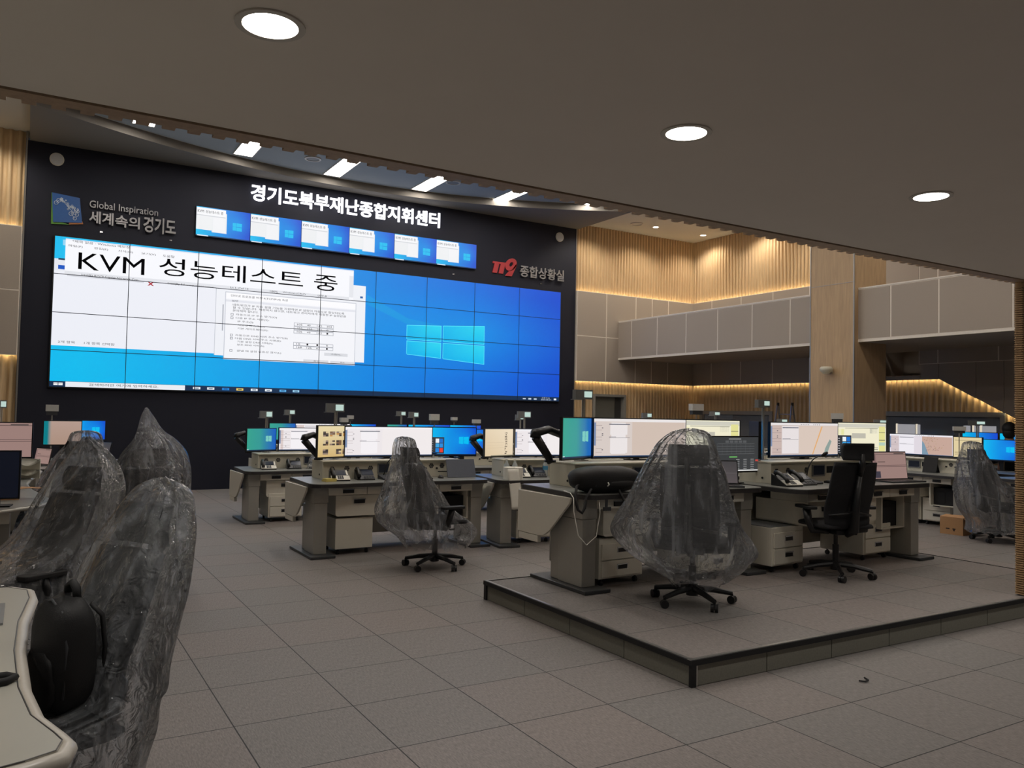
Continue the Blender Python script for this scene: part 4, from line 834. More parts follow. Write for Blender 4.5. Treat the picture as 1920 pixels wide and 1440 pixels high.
def chair(p, rz, lab, rec=0.0, arms=True, spin=0.3):
    t = thing('office_chair', lab, 'chair', p, rz, 'black office chairs')
    def base(m):
        m.cyl((0,0,.06), (0,0,.13), .045, .04, n=16)
        for k in range(5):
            a = 2*PI*k/5+spin; c, s = math.cos(a), math.sin(a)
            m.tube([(.03*c, .03*s, .11), (.16*c, .16*s, .10), (.30*c, .30*s, .075)], [.026, .022, .017], 8)
    O('base', ('chb', spin), base, BLACK, t)
    for k in range(5):
        a = 2*PI*k/5+spin; O('caster', 'chc', lambda m: (m.cyl((-.026, 0, .03), (-.004, 0, .03), .03, n=14), m.cyl((.004, 0, .03), (.026, 0, .03), .03, n=14), m.cyl((0, 0, .03), (0, 0, .075), .009, n=8), m.box(-.004, .004, -.02, .02, .02, .05)), BLACK, t, (.3*math.cos(a), .3*math.sin(a), 0), a+.9)
    O('gas_lift', 'chg', lambda m: (m.cyl((0,0,.1305), (0,0,.28), .028, n=14), m.cyl((0,0,.2805), (0,0,.385), .018, n=14)), BLACK, t)
    O('mechanism', 'chm', lambda m: (m.box(-.1, .1, -.17, .12, .386, .43), m.cyl((.1, .02, .405), (.24, .03, .4), .008, n=8), m.box(.235, .27, .0, .05, .392, .408)), BLACK, t, bevel=.01)
    O('seat', 'chs', lambda m: grid_shell2(m), FABRIC, t, smooth=True)
    c, s = math.cos(rec), math.sin(rec)
    def rr(x, y, z): dy, dz = y+.2, z-.45; return (x, -.2+dy*c-dz*s, .45+dy*s+dz*c)
    def bf(u, v):
        w = .235-.03*v**2-.02*(1-v)**2; return rr(w*u*(1-.04*(abs(u) > .95)), -.215-.05*math.sin(PI*min(1, v*1.1))*0-.11*v**1.4+.035*math.exp(-((v-.25)/.2)**2)+.045*u*u, .46+.565*v)
    O('backrest', ('chk', rec), lambda m: grid_shell(m, bf, .022, 14, 14), FABRIC, t, smooth=True)
    O('back_frame', ('chf', rec), lambda m: (m.tube([rr(0, -.16, .41), rr(0, -.27, .45), rr(0, -.285, .62), rr(0, -.345, .92)], [.03, .035, .03, .02], 8, flat=1.6), [m.tube([rr(0, -.285, .6), rr(sx*.1, -.27, .58), rr(sx*.2, -.205, .56)], .012, 6) for sx in (-1, 1)]), BLACK, t, smooth=True)
    O('headrest_stem', ('chst', rec), lambda m: m.tube([rr(0, -.345, .92), rr(0, -.385, 1.01), rr(0, -.38, 1.1)], [.022, .022, .018], 8, flat=1.5), BLACK, t, smooth=True)
    O('headrest', ('chh', rec), lambda m: grid_shell(m, lambda u, v: rr(.145*u*(1-.08*abs(2*v-1)**3), -.33+.04*u*u-.02*(2*v-1)**2, 1.045+.145*v), .045, 10, 6), FABRIC, t, smooth=True)
    if arms:
        for sx in (-1, 1):
            q = O('armrest', ('cha', sx), lambda m: (m.tube([(sx*.1, -.05, .41), (sx*.26, -.05, .42), (sx*.285, -.03, .5), (sx*.285, 0, .6)], [.02, .022, .022, .024], 8, flat=1.5)), BLACK, t, smooth=True)
            O('arm_pad', ('chp', sx), lambda m: m.prism(rpoly(sx*.285-.045, sx*.285+.045, -.12, .14, .03), .601, .627), BLACKM, q, bevel=.006)
    return t
def grid_shell2(m):
    n = len(m.v)
    grid_shell(m, lambda u, v: (.25*u*(1-.12*abs(2*v-1)**3), -.22+.47*v, 0), -.001, 12, 12)
    # top and bottom skins of the cushion
    h = (len(m.v)-n)//2
    for k in range(h):
        x, y, z = m.v[n+k]; u, v = x/.25, (y+.22)/.47; e = max(0, 1-abs(u)**4)*max(.0, 1-abs(2*v-1)**4)
        m.v[n+k] = (x, y, .465+.035*e**.5-.03*max(0, v-.8)); m.v[n+h+k] = (x, y, .45-.018*e**.5-.03*max(0, v-.8))
    m.f[-(2*144+48):] = [f[::-1] for f in m.f[-(2*144+48):]]
def cover(p, rz, rings, lab, seed, fold=.10, knob=None, openb=True):
    """thin clear plastic bag hanging over a chair; rings = (z, cx, cy, rx, ry) from the top down"""
    def b(m):
        NL, NA = 44, 72; vs = []; fs = []; L = len(rings)-1
        for j in range(NL+1):
            q = j/NL*L; i = min(int(q), L-1); f = q-i
            def cr(k):
                p0, p1, p2, p3 = [rings[max(0, min(L, i+d))][k] for d in (-1, 0, 1, 2)]
                return .5*((2*p1)+(-p0+p2)*f+(2*p0-5*p1+4*p2-p3)*f*f+(-p0+3*p1-3*p2+p3)*f**3)
            z, cx, cy, rx, ry = [cr(k) for k in range(5)]; rx = max(rx, .004); ry = max(ry, .004)
            for k in range(NA):
                a = 2*PI*k/NA; c, s = math.cos(a), math.sin(a)
                n1 = noise.noise(Vector((c*1.6+seed, s*1.6, z*1.4))); n2 = noise.noise(Vector((c*5+seed*2, s*5, z*1.1+3))); n3 = noise.noise(Vector((c*9+seed, s*9, z*7)))
                r = 1+fold*(1.1*n1+1.5*n2+.35*n3)-.5*fold*abs(math.sin(a*4.5+2*n1+seed))
                e = 2.6; ca = abs(c)**(2/e)*(1 if c > 0 else -1); sa = abs(s)**(2/e)*(1 if s > 0 else -1)
                zz = z+.018*n2*(1 if j < NL else 4)+(.05*n1 if j == NL else 0); x, y = cx+rx*r*ca, cy+ry*r*sa
                if knob:
                    d = math.exp(-((x-knob[0])**2+(y-knob[1])**2+(zz-knob[2])**2)/knob[3]**2); x += knob[4]*d; y += knob[5]*d
                vs.append((x, y, zz))
        for j in range(NL):
            for k in range(NA): fs.append((j*NA+k, (j+1)*NA+k, (j+1)*NA+(k+1) % NA, j*NA+(k+1) % NA))
        fs.append(tuple(range(NA))); m.add(vs, fs)
    o = O('plastic_cover', None, b, FILM, None, p, rz, smooth=True); return tag(o, lab, 'plastic cover', 'clear plastic covers on chairs')

def ringmb(m, r0, r1, z0, z1, n=32): ringb(r0, r1, z0, z1, n)(m)
def crumple(m, r, h, seed):
    n = 12; vs = []; fs = []
    for j in range(7):
        for k in range(n):
            a = 2*PI*k/n; q = r*(1-j/6.6)**.7*(1+.5*noise.noise(Vector((math.cos(a)*2+seed, math.sin(a)*2, j*.8)))); vs.append((q*math.cos(a), q*math.sin(a), h*j/6*(1+.0*k)))
    for j in range(6):
        for k in range(n): fs.append((j*n+k, j*n+(k+1) % n, (j+1)*n+(k+1) % n, (j+1)*n+k))
    fs.append(tuple(6*n+k for k in range(n))); m.add(vs, fs)

# ---------------------------------------------------------------- placing the consoles
D = math.radians
R3a, R3b, R3c = (1.62, 4.1, 0, 0), (3.74, 3.93, 0, D(-7)), (5.86, 3.66, 0, D(-7))
Pa, Pb = (2.81, 1.0, .15, 0), (4.90, .70, .15, D(2.5))
R2a, R2b, R2c, R2d = (1.60, 6.93, 0, 0), (3.76, 6.88, 0, D(-4)), (5.9, 6.7, 0, D(-4)), (8.05, 6.55, 0, D(-4))
R1a, R1b, R1c = (2.5, 9.75, 0, 0), (4.66, 9.75, 0, 0), (6.82, 9.75, 0, 0)
RGa, RG0, RGb, RGc, RGd = (10.33, 4.55, 0, D(-90)), (10.33, 6.75, 0, D(-90)), (10.78, 2.38, 0, D(-104)), (11.74, 4.42, 0, D(-90)), (13.2, 4.7, 0, D(-90))
L1 = (-.72, 6.99, 0, D(61))
g3, gp, g2, g1, gr = 'desks of the middle row', 'desks on the platform', 'desks of the second row', 'desks of the row nearest the screen', 'desks of the right-hand wing'
H3 = .77
desk(R3a, H3, 'long grey-topped console desk left of the plastic-covered chair on the open floor', g3)
desk(R3b, H3, 'grey-topped console desk with a large paper roll hanging over its front edge', g3)
desk(R3c, H3, 'grey-topped console desk of the middle row hidden behind the platform screens', g3)
desk(Pa, H3, 'console desk on the platform with a black backpack on its left end', gp, sx=.95)
desk(Pb, H3, 'console desk on the platform at which the uncovered black chair stands', gp, legs=(1,))
desk(R2a, .70, 'lower console desk behind the middle row, its left end against the dark wall', g2)
for st, n in ((R2b, 'second'), (R2c, 'third'), (R2d, 'fourth')): desk(st, .70, 'console desk of the second row, %s from the left, behind the middle-row screens' % n, g2)
for st, n in ((R1a, 'leftmost'), (R1b, 'middle'), (R1c, 'rightmost')): desk(st, .70, 'console desk nearest the video wall, %s of three' % n, g1)
desk(RGa, H3, 'right-wing console desk with two white drawer units under it', gr)
desk(RG0, H3, 'right-wing console desk hidden behind the platform screens', gr)
desk(RGb, H3, 'right-wing console desk behind the covered chair at the picture edge', gr)
desk(RGc, H3, 'back-row right-wing console desk under the bright blue monitor', gr)
desk(RGd, H3, 'rearmost right-wing console desk at which the person in black sits', gr)
desk(L1, H3, 'left-wing console desk running diagonally to the dark wall', 'desks of the left-hand wing')
for st, H, n in ((R3a, H3, 'on the middle-row desk, its touch screen beside the microphone'), (R3b, H3, 'behind the bottles and the paper roll'), (R3c, H3, 'on the middle-row desk hidden behind the platform'), (Pa, H3, 'on the platform desk with the backpack'), (Pb, H3, 'on the platform desk behind the uncovered black chair'), (R2a, .70, 'on the lower left desk against the dark wall'), (R2b, .70, 'on the second desk of the second row'), (R2c, .70, 'on the third desk of the second row'), (R2d, .70, 'on the fourth desk of the second row'), (RGa, H3, 'on the right-wing desk above the paired drawer units'), (RG0, H3, 'on the hidden right-wing desk'), (R1a, .70, 'on the leftmost desk by the video wall'), (R1b, .70, 'on the middle desk by the video wall'), (R1c, .70, 'on the rightmost desk by the video wall')):
    console(st, H, 'cream equipment box with speakers ' + n)
for st, H, n in ((R3a, H3, 'behind the photo monitor on the middle row'), (R3b, H3, 'behind the cream monitor with the dark column'), (Pa, H3, 'behind the green-blue monitor on the platform'), (Pb, H3, 'behind the map monitor on the platform'), (R2a, .70, 'on the lower left desk')): rail(st, H, 'chrome mounting rail ' + n)
BT = .2065
def mon(st, H, lx, ly, rz, w, h, kind, lab, curve=0, lift=0, arm=None, base=None):
    """panel centred at (lx, ly); stands on the equipment box, or on the worktop when base is given"""
    p = T(st, lx, ly, H+(BT if base is None else base)); q = None
    if arm:
        q = arm
    return monitor(p, st[3]+rz, w, h, .035+lift, kind, lab, 'monitors on the desks', 'foot' if not arm else None, curve, q)
ARM = [(-.25, .13, 0), (-.27, .13, .04), (-.41, .18, .22), (-.42, .18, .25), (-.26, .15, .28), (.0, .075, .20)]     # in the monitor's own frame
ARM2 = [(-.13, .12, 0), (-.14, .12, .04), (-.30, .17, .22), (-.30, .17, .25), (-.2, .14, .28), (.0, .075, .20)]
mon(R3a, H3, .46, .72, D(25), .5, .345, 'photos', 'monitor with rows of small photographs on yellow, held by a black arm', arm=ARM2, lift=.0)
mon(R3a, H3, 1.14, .79, 0, 1.09, .335, 'gisw', 'very wide white monitor right of the photo monitor', .03)
mon(R3a, H3, 1.98, .80, D(-14), .60, .335, 'walls', 'blue desktop monitor with an open dark start menu above the slate tablet')
mon(R3b, H3, .27, .70, D(24), .5, .33, 'beige', 'cream monitor with a column of dark thumbnails', arm=ARM2)
mon(R3b, H3, 1.05, .77, 0, 1.09, .33, 'gisw', 'wide white monitor right of the cream thumbnail monitor', .03)
mon(Pa, H3, .41, .70, D(25), .52, .345, 'teal', 'green and blue monitor on a thick black arm on the platform', arm=ARM)
mon(Pa, H3, 1.17, .79, 0, 1.09, .345, 'gisb', 'very wide pinkish monitor behind the covered chair on the platform', .03)
mon(Pa, H3, 1.94, .68, D(-24), .62, .345, 'form', 'pale yellow form monitor above the dark keypad screen')
mon(Pb, H3, .46, .88, D(50), .5, .335, 'blue', 'narrow-looking blue monitor turned sideways left of the map monitor')
mon(Pb, H3, 1.10, .79, 0, 1.08, .335, 'gism', 'very wide monitor with an orange line on a beige map')
mon(Pb, H3, 2.0, .76, D(-22), .62, .345, 'forms', 'pale yellow form monitor with an open dark start menu')
mon(R2a, .70, .36, .74, D(22), .48, .31, 'teal2', 'green and blue monitor at the left end against the dark wall', arm=ARM2)
mon(R2a, .70, 1.14, .79, 0, 1.05, .32, 'gisw', 'bright white wide monitor half hidden by the photo monitor', .02)
mon(R2b, .70, .34, .76, D(20), .5, .3, 'blue', 'blue monitor of the second row, mostly hidden behind the white wide monitor')
mon(R2b, .70, 1.35, .9, 0, 1.05, .32, 'wall', 'cyan monitor glimpsed between the start-menu monitor and the cream monitor')
r1 = [(R1a, .54, .46, 'teal2', 'leftmost low blue-green screen top by the video wall'), (R1a, 1.29, 1.02, 'gisw', 'long white screen top by the video wall'), (R1a, 2.07, .5, 'blue', 'blue screen top right of the long white one'), (R1b, .6, .4, 'teal2', 'teal screen top left of the long blue ones'), (R1b, 1.29, .9, 'blue', 'long blue screen top right of the teal one'), (R1b, 2.1, .7, 'blue', 'rightmost blue screen top by the video wall')]
for st, lx, wd, k, lab in r1: mon(st, .70, lx, .86, 0, wd, .30, k, lab, lift=.035)
mon(RGa, H3, .94, .86, 0, 1.05, .315, 'gisk', 'wide monitor with a brown and blue map on the right wing')
mon(RGa, H3, 1.70, .84, D(-4), .44, .30, 'beigeform', 'small cream form monitor right of the brown map monitor')
mon(RGc, H3, 1.32, .80, 0, .62, .325, 'wall', 'bright blue desktop monitor next to the ribbed column', base=.0005, lift=.13)
mon(RGd, H3, .62, .5, 0, .62, .33, 'blue', 'blue monitor top behind the cream form monitor', base=.0005, lift=.22)
mon(RGd, H3, 1.28, .5, 0, .62, .33, 'blue', 'blue monitor in front of the person in black', base=.0005, lift=.22)
mon(L1, H3, 1.31, .48, D(-61), .44, .31, 'tealbeige', 'teal-edged beige monitor left of the blue one on the left wing', base=.0005, lift=.2)
mon(L1, H3, 1.93, .46, D(-61), .46, .27, 'wall', 'blue desktop monitor on the left wing', base=.0005, lift=.24)
# portable screens
mon(Pa, H3, 2.04, .42, D(0), .64, .32, 'dark', 'dark grey keypad screen on a stand on the platform', base=.0005, lift=.08)
laptop(T(Pa, 1.72, .30, H3+.0005), D(-32), 'greylap', 'open dark laptop in front of the grey keypad screen', .33, .21)
laptop(T(Pb, 1.86, .32, H3+.0005), D(-6), 'pinkform', 'open laptop with a dim pink form at the right end of the platform', .5, .28, .12)
tablet(T(R3a, 1.90, .36, H3+.0005), D(-4), 'slate tablet propped on its stand under the start-menu monitor', .36, .22)
tablet(T(RGa, 1.36, .42, H3+.0005), D(-80), 'dark tablet propped on the right-wing desk', .2, .24, None, BLACKM)
laptop(T(L1, 1.95, .30, H3+.0005), D(-50), 'greylap', 'dim laptop at the end of the diagonal left-wing desk', .36, .24, .3)
laptop(T(L1, .62, .38, H3+.0005), D(-61), 'pink', 'dim pink laptop under the teal-edged monitor on the left wing', .34, .2, .2)
# phones, microphones, keyboards
for st, H, lx1, lx2, ly, a, b in ((R3a, H3, .40, .70, .30, 'black and white desk phone at the left end of the middle-row desk', 'black desk phone with a large screen beside the white-keyed one on the middle row'), (R2a, .70, .36, .72, .28, 'black and white desk phone on the lower left desk', 'black desk phone with a large screen on the lower left desk'), (Pa, H3, .46, .86, .40, 'desk phone behind the backpack on the platform', 'black large-screen phone right of the backpack on the platform'), (Pb, H3, .22, .48, .24, 'white-keyed phone right of the keypad screen stand', 'black large-screen phone left of the uncovered chair'), (R3b, H3, .42, .66, .32, 'desk phone behind the paper roll', 'black phone between paper roll and microphone')):
    phone(T(st, lx1, ly, H+.0005), st[3]+D(-8), a, 'desk phones'); phone(T(st, lx2, ly+.04, H+.0005), st[3]+D(-10), b, 'desk phones', False)
phone(T(RGb, .34, .34, H3+.0005), RGb[3]+D(20), 'white-keyed phone on the right-wing desk by the picture edge', 'desk phones'); phone(T(RGb, .6, .36, H3+.0005), RGb[3]+D(20), 'black phone by the picture edge on the right wing', 'desk phones', False)
for st, lx, ly, rz, lab in ((R3a, .95, .4, 0, 'gooseneck microphone on the middle row in front of the touch screen'), (R3b, .92, .34, 0, 'gooseneck microphone right of the paper roll'), (Pa, 1.06, .42, 0, 'gooseneck microphone right of the backpack on the platform'), (Pb, .70, .42, 0, 'gooseneck microphone left of the uncovered chair')): mic(T(st, lx, ly, H3+.0005), st[3]+rz, lab, 'gooseneck microphones')
keyboard(T(R3a, 1.26, .24, H3+.0005), D(3), 'black keyboard left of the covered chair headrest'); keyboard(T(Pb, 1.1, .28, H3+.0005), D(3), 'black keyboard behind the uncovered chair'); keyboard(T(R2a, 1.16, .26, .7005), 0, 'black keyboard on the lower left desk')
mouse(T(R3a, 1.62, .36, H3+.0005), 0, 'black mouse between the covered chair and the slate tablet'); mouse(T(Pb, 1.42, .36, H3+.0005), 0, 'black mouse right of the uncovered chair')
bottle(T(R3b, .26, .44, H3+.0005), 'clear water bottle with a teal label', (70, 140, 150), 'teal_label'); bottle(T(R3b, .36, .42, H3+.0005), 'clear water bottle with a green label', (110, 170, 50), 'green_label'); bottle(T(R3b, .80, .48, H3+.0005), 'clear water bottle with a blue label behind the phone', (80, 150, 190), 'blue_label')
# paper roll with its loose end hanging over the edge
t = thing('paper_roll', 'large white paper roll with its loose end hanging over the desk front', 'paper roll', T(R3b, .22, .15, H3+.0005), R3b[3])
O('roll', None, lambda m: ringmb(m, .03, .115, 0, .14), PAPER, t)
O('loose_end', None, lambda m: grid_shell(m, lambda u, v: (-.055+.07*u+.03*v, -.119-.055*math.sin(v*1.2)*1.1-.02*v, .13-.46*v*(1 if v > 0 else 1)), .001, 6, 12), PAPER, t, smooth=True)
t = thing('tissue_heap', 'crumpled pale tissue beside the phones on the middle row', 'tissue', T(R3a, .98, .2, H3+.0005)); O('tissue', None, lambda m: crumple(m, .075, .09, 3), PAPER, t)
t = thing('tissue_heap', 'crumpled clear wrapping on the lower left desk', 'wrapping', T(R2a, .98, .36, .7005)); O('wrapping', None, lambda m: crumple(m, .08, .2, 9), FILM, t)
t = thing('tissue_heap', 'crumpled clear wrapping on the platform desk beside the phone', 'wrapping', T(Pa, 1.2, .34, H3+.0005)); O('wrapping', None, lambda m: crumple(m, .1, .13, 12), FILM, t)
for lx, ly, c, lab, nm in ((1.0, .12, (126, 72, 56), 'brown notebook beside the backpack on the platform', 'brown_cover'), (1.06, .04, (214, 212, 206), 'white booklet under the brown notebook edge', 'white_cover')):
    t = thing('notebook', lab, 'notebook', T(Pa, lx, ly+.02, H3+.0005), D(12), 'notebooks'); O('cover', nm, lambda m: m.box(-.09, .09, 0, .13 if c[0] < 200 else .075, 0, .022 if c[0] < 200 else .012), pmat(nm, c, .6), t)
t = thing('yellow_pads', 'small yellow paper pads left of the middle-row phones', 'notepad', T(R3a, .27, .32, H3+.0005), D(10)); O('pad', None, lambda m: (m.box(-.06, .06, -.06, .05, 0, .012), m.box(-.05, .07, -.05, .05, .0122, .03)), pmat('yellow_paper', (206, 190, 110), .8), t)
# drawer pedestals on castors
gpd = 'drawer units under the desks'
pedestal((1.93, 4.28, 0), D(1), 'plain white drawer unit turned backwards under the middle-row desk', gpd, 0, .42, .45)
pedestal(T(R2a, .33, .14), 0, 'two-drawer white unit under the lower left desk', gpd, 2, .46, .5)
pedestal((4.10, 4.15, 0), D(-7), 'white drawer unit under the paper roll desk', gpd, 2, .46, .5)
pedestal((3.09, 1.19, .15), D(4), 'two-drawer white unit under the backpack on the platform', gpd, 2, .48, .5)
pedestal((4.02, 1.03, .15), D(4), 'white drawer unit right of the covered chair, mostly hidden by its plastic', gpd, 2, .46, .5)
pedestal((4.86, .98, .15), D(5), 'two-drawer white unit standing free between the two platform chairs', gpd, 2, .46, .5, .40)
pedestal((6.2, 1.02, .15), D(2.5), 'two-drawer white unit right of the uncovered chair', gpd, 2, .46, .5, .40)
pedestal(T(RGa, .80, .36), RGa[3], 'left one of the paired white drawer units on the right wing', gpd, 2, .46, .5, .4); pedestal(T(RGa, 1.29, .36), RGa[3], 'right one of the paired white drawer units on the right wing', gpd, 2, .46, .5, .4)
# signs and lamp boxes on poles
for st, x, z, H, lab, lit, wd, hh in ((R2a, 2.05, 1.456, .70, 'lit pole sign at the left end over the green-blue monitor', 1, .18, .1), (R1a, 3.17, 1.482, .70, 'lit pole sign by the video wall, leftmost of the far row', 1, .19, .093), (R3a, 2.13, 1.564, H3, 'large lit pole sign over the photo monitor', 1, .21, .1), (R1b, 5.35, 1.494, .70, 'far pole sign half hidden behind a nearer lit one', 1, .19, .09), (R2b, 4.27, 1.487, .70, 'lit pole sign in front of the half hidden one', 1, .16, .09), (R2b, 4.62, 1.424, .70, 'large grey lamp box over the start-menu monitor', 0, .15, .16), (R1b, 6.51, 1.389, .70, 'small pale lamp box by the far blue screens', 0, .12, .1), (R2b, 5.36, 1.377, .70, 'small grey lamp box right of the pale one', 0, .125, .1), (R2a, 3.22, 1.369, .70, 'small grey lamp box over the white wide monitor, nearer of two', 0, .115, .11), (R1a, 4.32, 1.387, .70, 'small grey lamp box over the white wide monitor, farther of two', 0, .11, .11), (R2c, 6.22, 1.522, .70, 'lit pole sign over the cream thumbnail monitor', 1, .25, .112), (R1c, 8.08, 1.46, .70, 'lit pole sign right of the cream thumbnail monitor', 1, .22, .115), (R2d, 8.75, 1.55, .70, 'small lit pole sign in front of the rear oak wall', 1, .21, .09)):
    p = T(st, x-st[0], .895, H+.2065); sign(p[0], p[1], p[2], z, lab, bool(lit), wd, hh)
sign(3.38, 1.86, .92+.2065, 1.72, 'large lit pole sign over the green-blue platform monitor', True, .19, .085)
sign(5.36, 1.56, .92+.2065, 1.685, 'lit pole sign between the two platform desks', True, .165, .075)
sign(7.1, 4.32, H3+.2065, 1.646, 'large grey lamp box over the pinkish platform monitor', False, .21, .15)
for (x, y, z), lab, lit, w_, h_ in (((11.2, 6.35, 1.5), 'lit pole sign in front of the far interior window', True, .2, .07), ((11.2, 5.15, 1.57), 'grey lamp box in front of the tan column', False, .2, .16), ((11.2, 4.32, 1.514), 'lit pole sign over the left end of the brown map monitor', True, .2, .08), ((11.18, 2.98, 1.421), 'pale lamp box above the cream form monitor', False, .17, .1)): sign(x, y, H3+.2065, z, lab, lit, w_, h_, D(-50))
sign(13.0+.0, 3.74, 0, 1.53, 'lit pole sign on a floor stand near the person in black', True, .26, .075, D(-50))
sign(10.42, 7.3, 0, 1.61, 'lit pole sign near the oak wall corner', True, .2, .08, D(-30))
sign(-1.22, 8.12, H3+.2065, 1.53, 'small pole sign at the far left edge before the oak slats', True, .14, .1, D(20)); sign(-.62, 9.18, H3+.0005, 1.46, 'grey lamp box over the left-wing monitors', False, .16, .15)

# ---------------------------------------------------------------- chairs
chair((3.40, .46, .15), D(-50), 'black office chair under clear plastic, seen from behind on the platform', spin=.35)
cover((3.40, .46, .15), D(-50), [(1.30, .02, -.38, .02, .02), (1.275, .02, -.38, .12, .06), (1.2, 0, -.38, .19, .1), (1.1, -.01, -.36, .24, .14), (.98, -.02, -.32, .30, .18), (.75, -.05, -.22, .40, .27), (.55, -.09, -.14, .49, .36), (.40, -.06, -.09, .44, .38), (.27, 0, -.04, .33, .3), (.17, .04, -.02, .2, .2)], 'clear plastic bag draped over the chair on the platform', 1.3, .10, (.36, -.15, .42, .12, .12, -.05))
chair((2.61, 3.26, 0), D(-82), 'black office chair under clear plastic on the open floor, turned to the right', spin=.1)
cover((2.61, 3.26, 0), D(-82), [(1.285, 0, -.38, .02, .02), (1.26, 0, -.38, .13, .05), (1.18, 0, -.38, .165, .07), (1.08, 0, -.37, .2, .08), (.98, 0, -.34, .27, .12), (.75, 0, -.27, .31, .26), (.58, 0, -.24, .33, .36), (.44, 0, -.12, .34, .44), (.33, 0, 0, .32, .42), (.22, 0, .02, .27, .34)], 'clear plastic bag draped over the chair on the open floor', 5.1, .11)
chair((5.30, .66, .15), D(-20), 'uncovered black office chair at the right-hand platform desk', spin=.55)
chair((9.98, 1.76, 0), D(-112), 'black office chair wrapped in clear plastic beside the cardboard carton', spin=.2)
cover((9.98, 1.76, 0), D(-112), [(1.285, 0, -.38, .02, .02), (1.26, 0, -.38, .15, .05), (1.15, 0, -.38, .18, .08), (1.0, 0, -.34, .27, .12), (.8, 0, -.28, .32, .2), (.6, 0, -.12, .36, .38), (.4, 0, -.06, .38, .4), (.25, 0, 0, .34, .36), (.12, 0, 0, .36, .36)], 'clear plastic bag over the chair beside the carton', 7.7, .12)
chair((-.96, 1.25, 0), D(124), 'reclined black office chair under plastic behind the backpack', rec=.16, spin=.2)
cover((-.96, 1.25, 0), D(124), [(1.34, .08, -.5, .015, .02), (1.28, .06, -.5, .09, .05), (1.2, .03, -.49, .17, .09), (1.05, 0, -.44, .27, .13), (.85, 0, -.365, .31, .16), (.7, 0, -.27, .34, .22), (.55, 0, -.10, .37, .40), (.4, 0, -.08, .40, .42), (.2, 0, -.08, .40, .44), (.05, 0, -.08, .38, .42)], 'clear plastic bag over the reclined chair behind the backpack', 2.2, .12)
chair((-.16, 3.5, 0), D(22), 'black office chair under a tall pointed plastic bag before the dark wall', spin=.5)
cover((-.16, 3.5, 0), D(22), [(1.52, -.06, -.36, .006, .01), (1.44, -.05, -.36, .05, .03), (1.33, -.03, -.37, .10, .04), (1.25, 0, -.38, .17, .07), (1.12, 0, -.37, .27, .12), (.95, 0, -.32, .32, .22), (.7, 0, -.22, .37, .3), (.45, 0, -.13, .42, .42), (.25, 0, -.08, .42, .42), (.15, 0, -.05, .34, .34)], 'tall pointed clear plastic bag over the chair before the dark wall', 3.9, .12)
chair((-.62, 4.4, 0), D(150), 'black office chair under plastic between the left-wing desk and the pointed bag', spin=.3)
cover((-.62, 4.4, 0), D(150), [(1.285, 0, -.38, .02, .02), (1.26, 0, -.38, .14, .05), (1.15, 0, -.38, .19, .08), (1.0, 0, -.34, .29, .14), (.75, 0, -.24, .35, .3), (.5, 0, -.13, .42, .42), (.3, 0, -.08, .42, .44), (.15, 0, -.05, .36, .36)], 'crumpled clear plastic bag over the chair by the left-wing desk', 6.4, .15)
chair((-.88, -.96, 0), D(114), 'reclined black office chair in the foreground carrying a backpack', rec=.1, arms=False, spin=.0)
cover((-.88, -.96, 0), D(114), [(1.26, .03, -.47, .015, .02), (1.22, .0, -.46, .13, .07), (1.12, 0, -.43, .19, .10), (1.0, 0, -.385, .25, .115), (.8, 0, -.32, .28, .14), (.64, 0, -.26, .28, .16), (.55, 0, -.23, .28, .19), (.512, 0, -.06, .29, .36), (.42, 0, -.03, .30, .37), (.3, 0, -.02, .29, .34), (.16, 0, 0, .28, .32)], 'clear plastic bag over the foreground chair under the black backpack', 9.5, .09)

# ---------------------------------------------------------------- backpacks, cartons, left-hand desks
def blob(m, sx, sy, sz, seed, e=2.8, n=26, k=.06, flat=True):
    vs = []; fs = []; h = n//2
    sg = lambda v, p: abs(v)**p*(1 if v > 0 else -1)
    for i in range(h+1):
        a = PI*i/h-PI/2
        for j in range(n):
            b = 2*PI*j/n; x = sg(math.cos(a), 2/e)*sg(math.cos(b), 2/e); y = sg(math.cos(a), 2/e)*sg(math.sin(b), 2/e); z = sg(math.sin(a), 2/e)
            q = 1+k*noise.noise(Vector((x*2+seed, y*2, z*2)))+k*.5*noise.noise(Vector((x*6, y*6+seed, z*6))); zz = z*sz*q
            vs.append((x*sx*q, y*sy*q, max(zz, -sz*.97) if flat else zz))
    for i in range(h):
        for j in range(n): fs.append((i*n+j, i*n+(j+1) % n, (i+1)*n+(j+1) % n, (i+1)*n+j))
    m.add(vs, fs)
def _b2(sx, sy, sz, seed, off):
    m = MB(); blob(m, sx, sy, sz, seed); return [(x+off[0], y+off[1], z+off[2]) for x, y, z in m.v], m.f
BAGB = pmat('black_nylon', (17, 17, 19), .62, var=.2, scale=200, bump=.15)
t = thing('backpack', 'upright black backpack on the foreground chair beside the white desk', 'backpack', (-.775, -1.02, .532), D(-64)); t.rotation_euler = (D(3), D(4), D(-64)); t.scale = (.82, .82, .82)
O('body', None, lambda m: m.add(*_b2(.13, .10, .235, 1.7, (0, 0, .235))), BAGB, t, smooth=True)
O('front_pocket', None, lambda m: m.add(*_b2(.095, .025, .12, 4.7, (0, -.085, .16))), BAGB, t, smooth=True)
O('top_handle', None, lambda m: m.tube([(-.035, .03, .45), (-.03, .03, .5), (0, .03, .52), (.03, .03, .5), (.035, .03, .45)], .011, 6, flat=1.6), BLACKM, t, smooth=True)
for sx in (-1, 1): O('shoulder_strap', ('bs', sx), lambda m: m.tube([(sx*.05, .08, .43), (sx*.07, .115, .38), (sx*.08, .125, .25), (sx*.085, .115, .12), (sx*.08, .085, .05)], .02, 8, flat=.5), BLACKM, t, smooth=True)
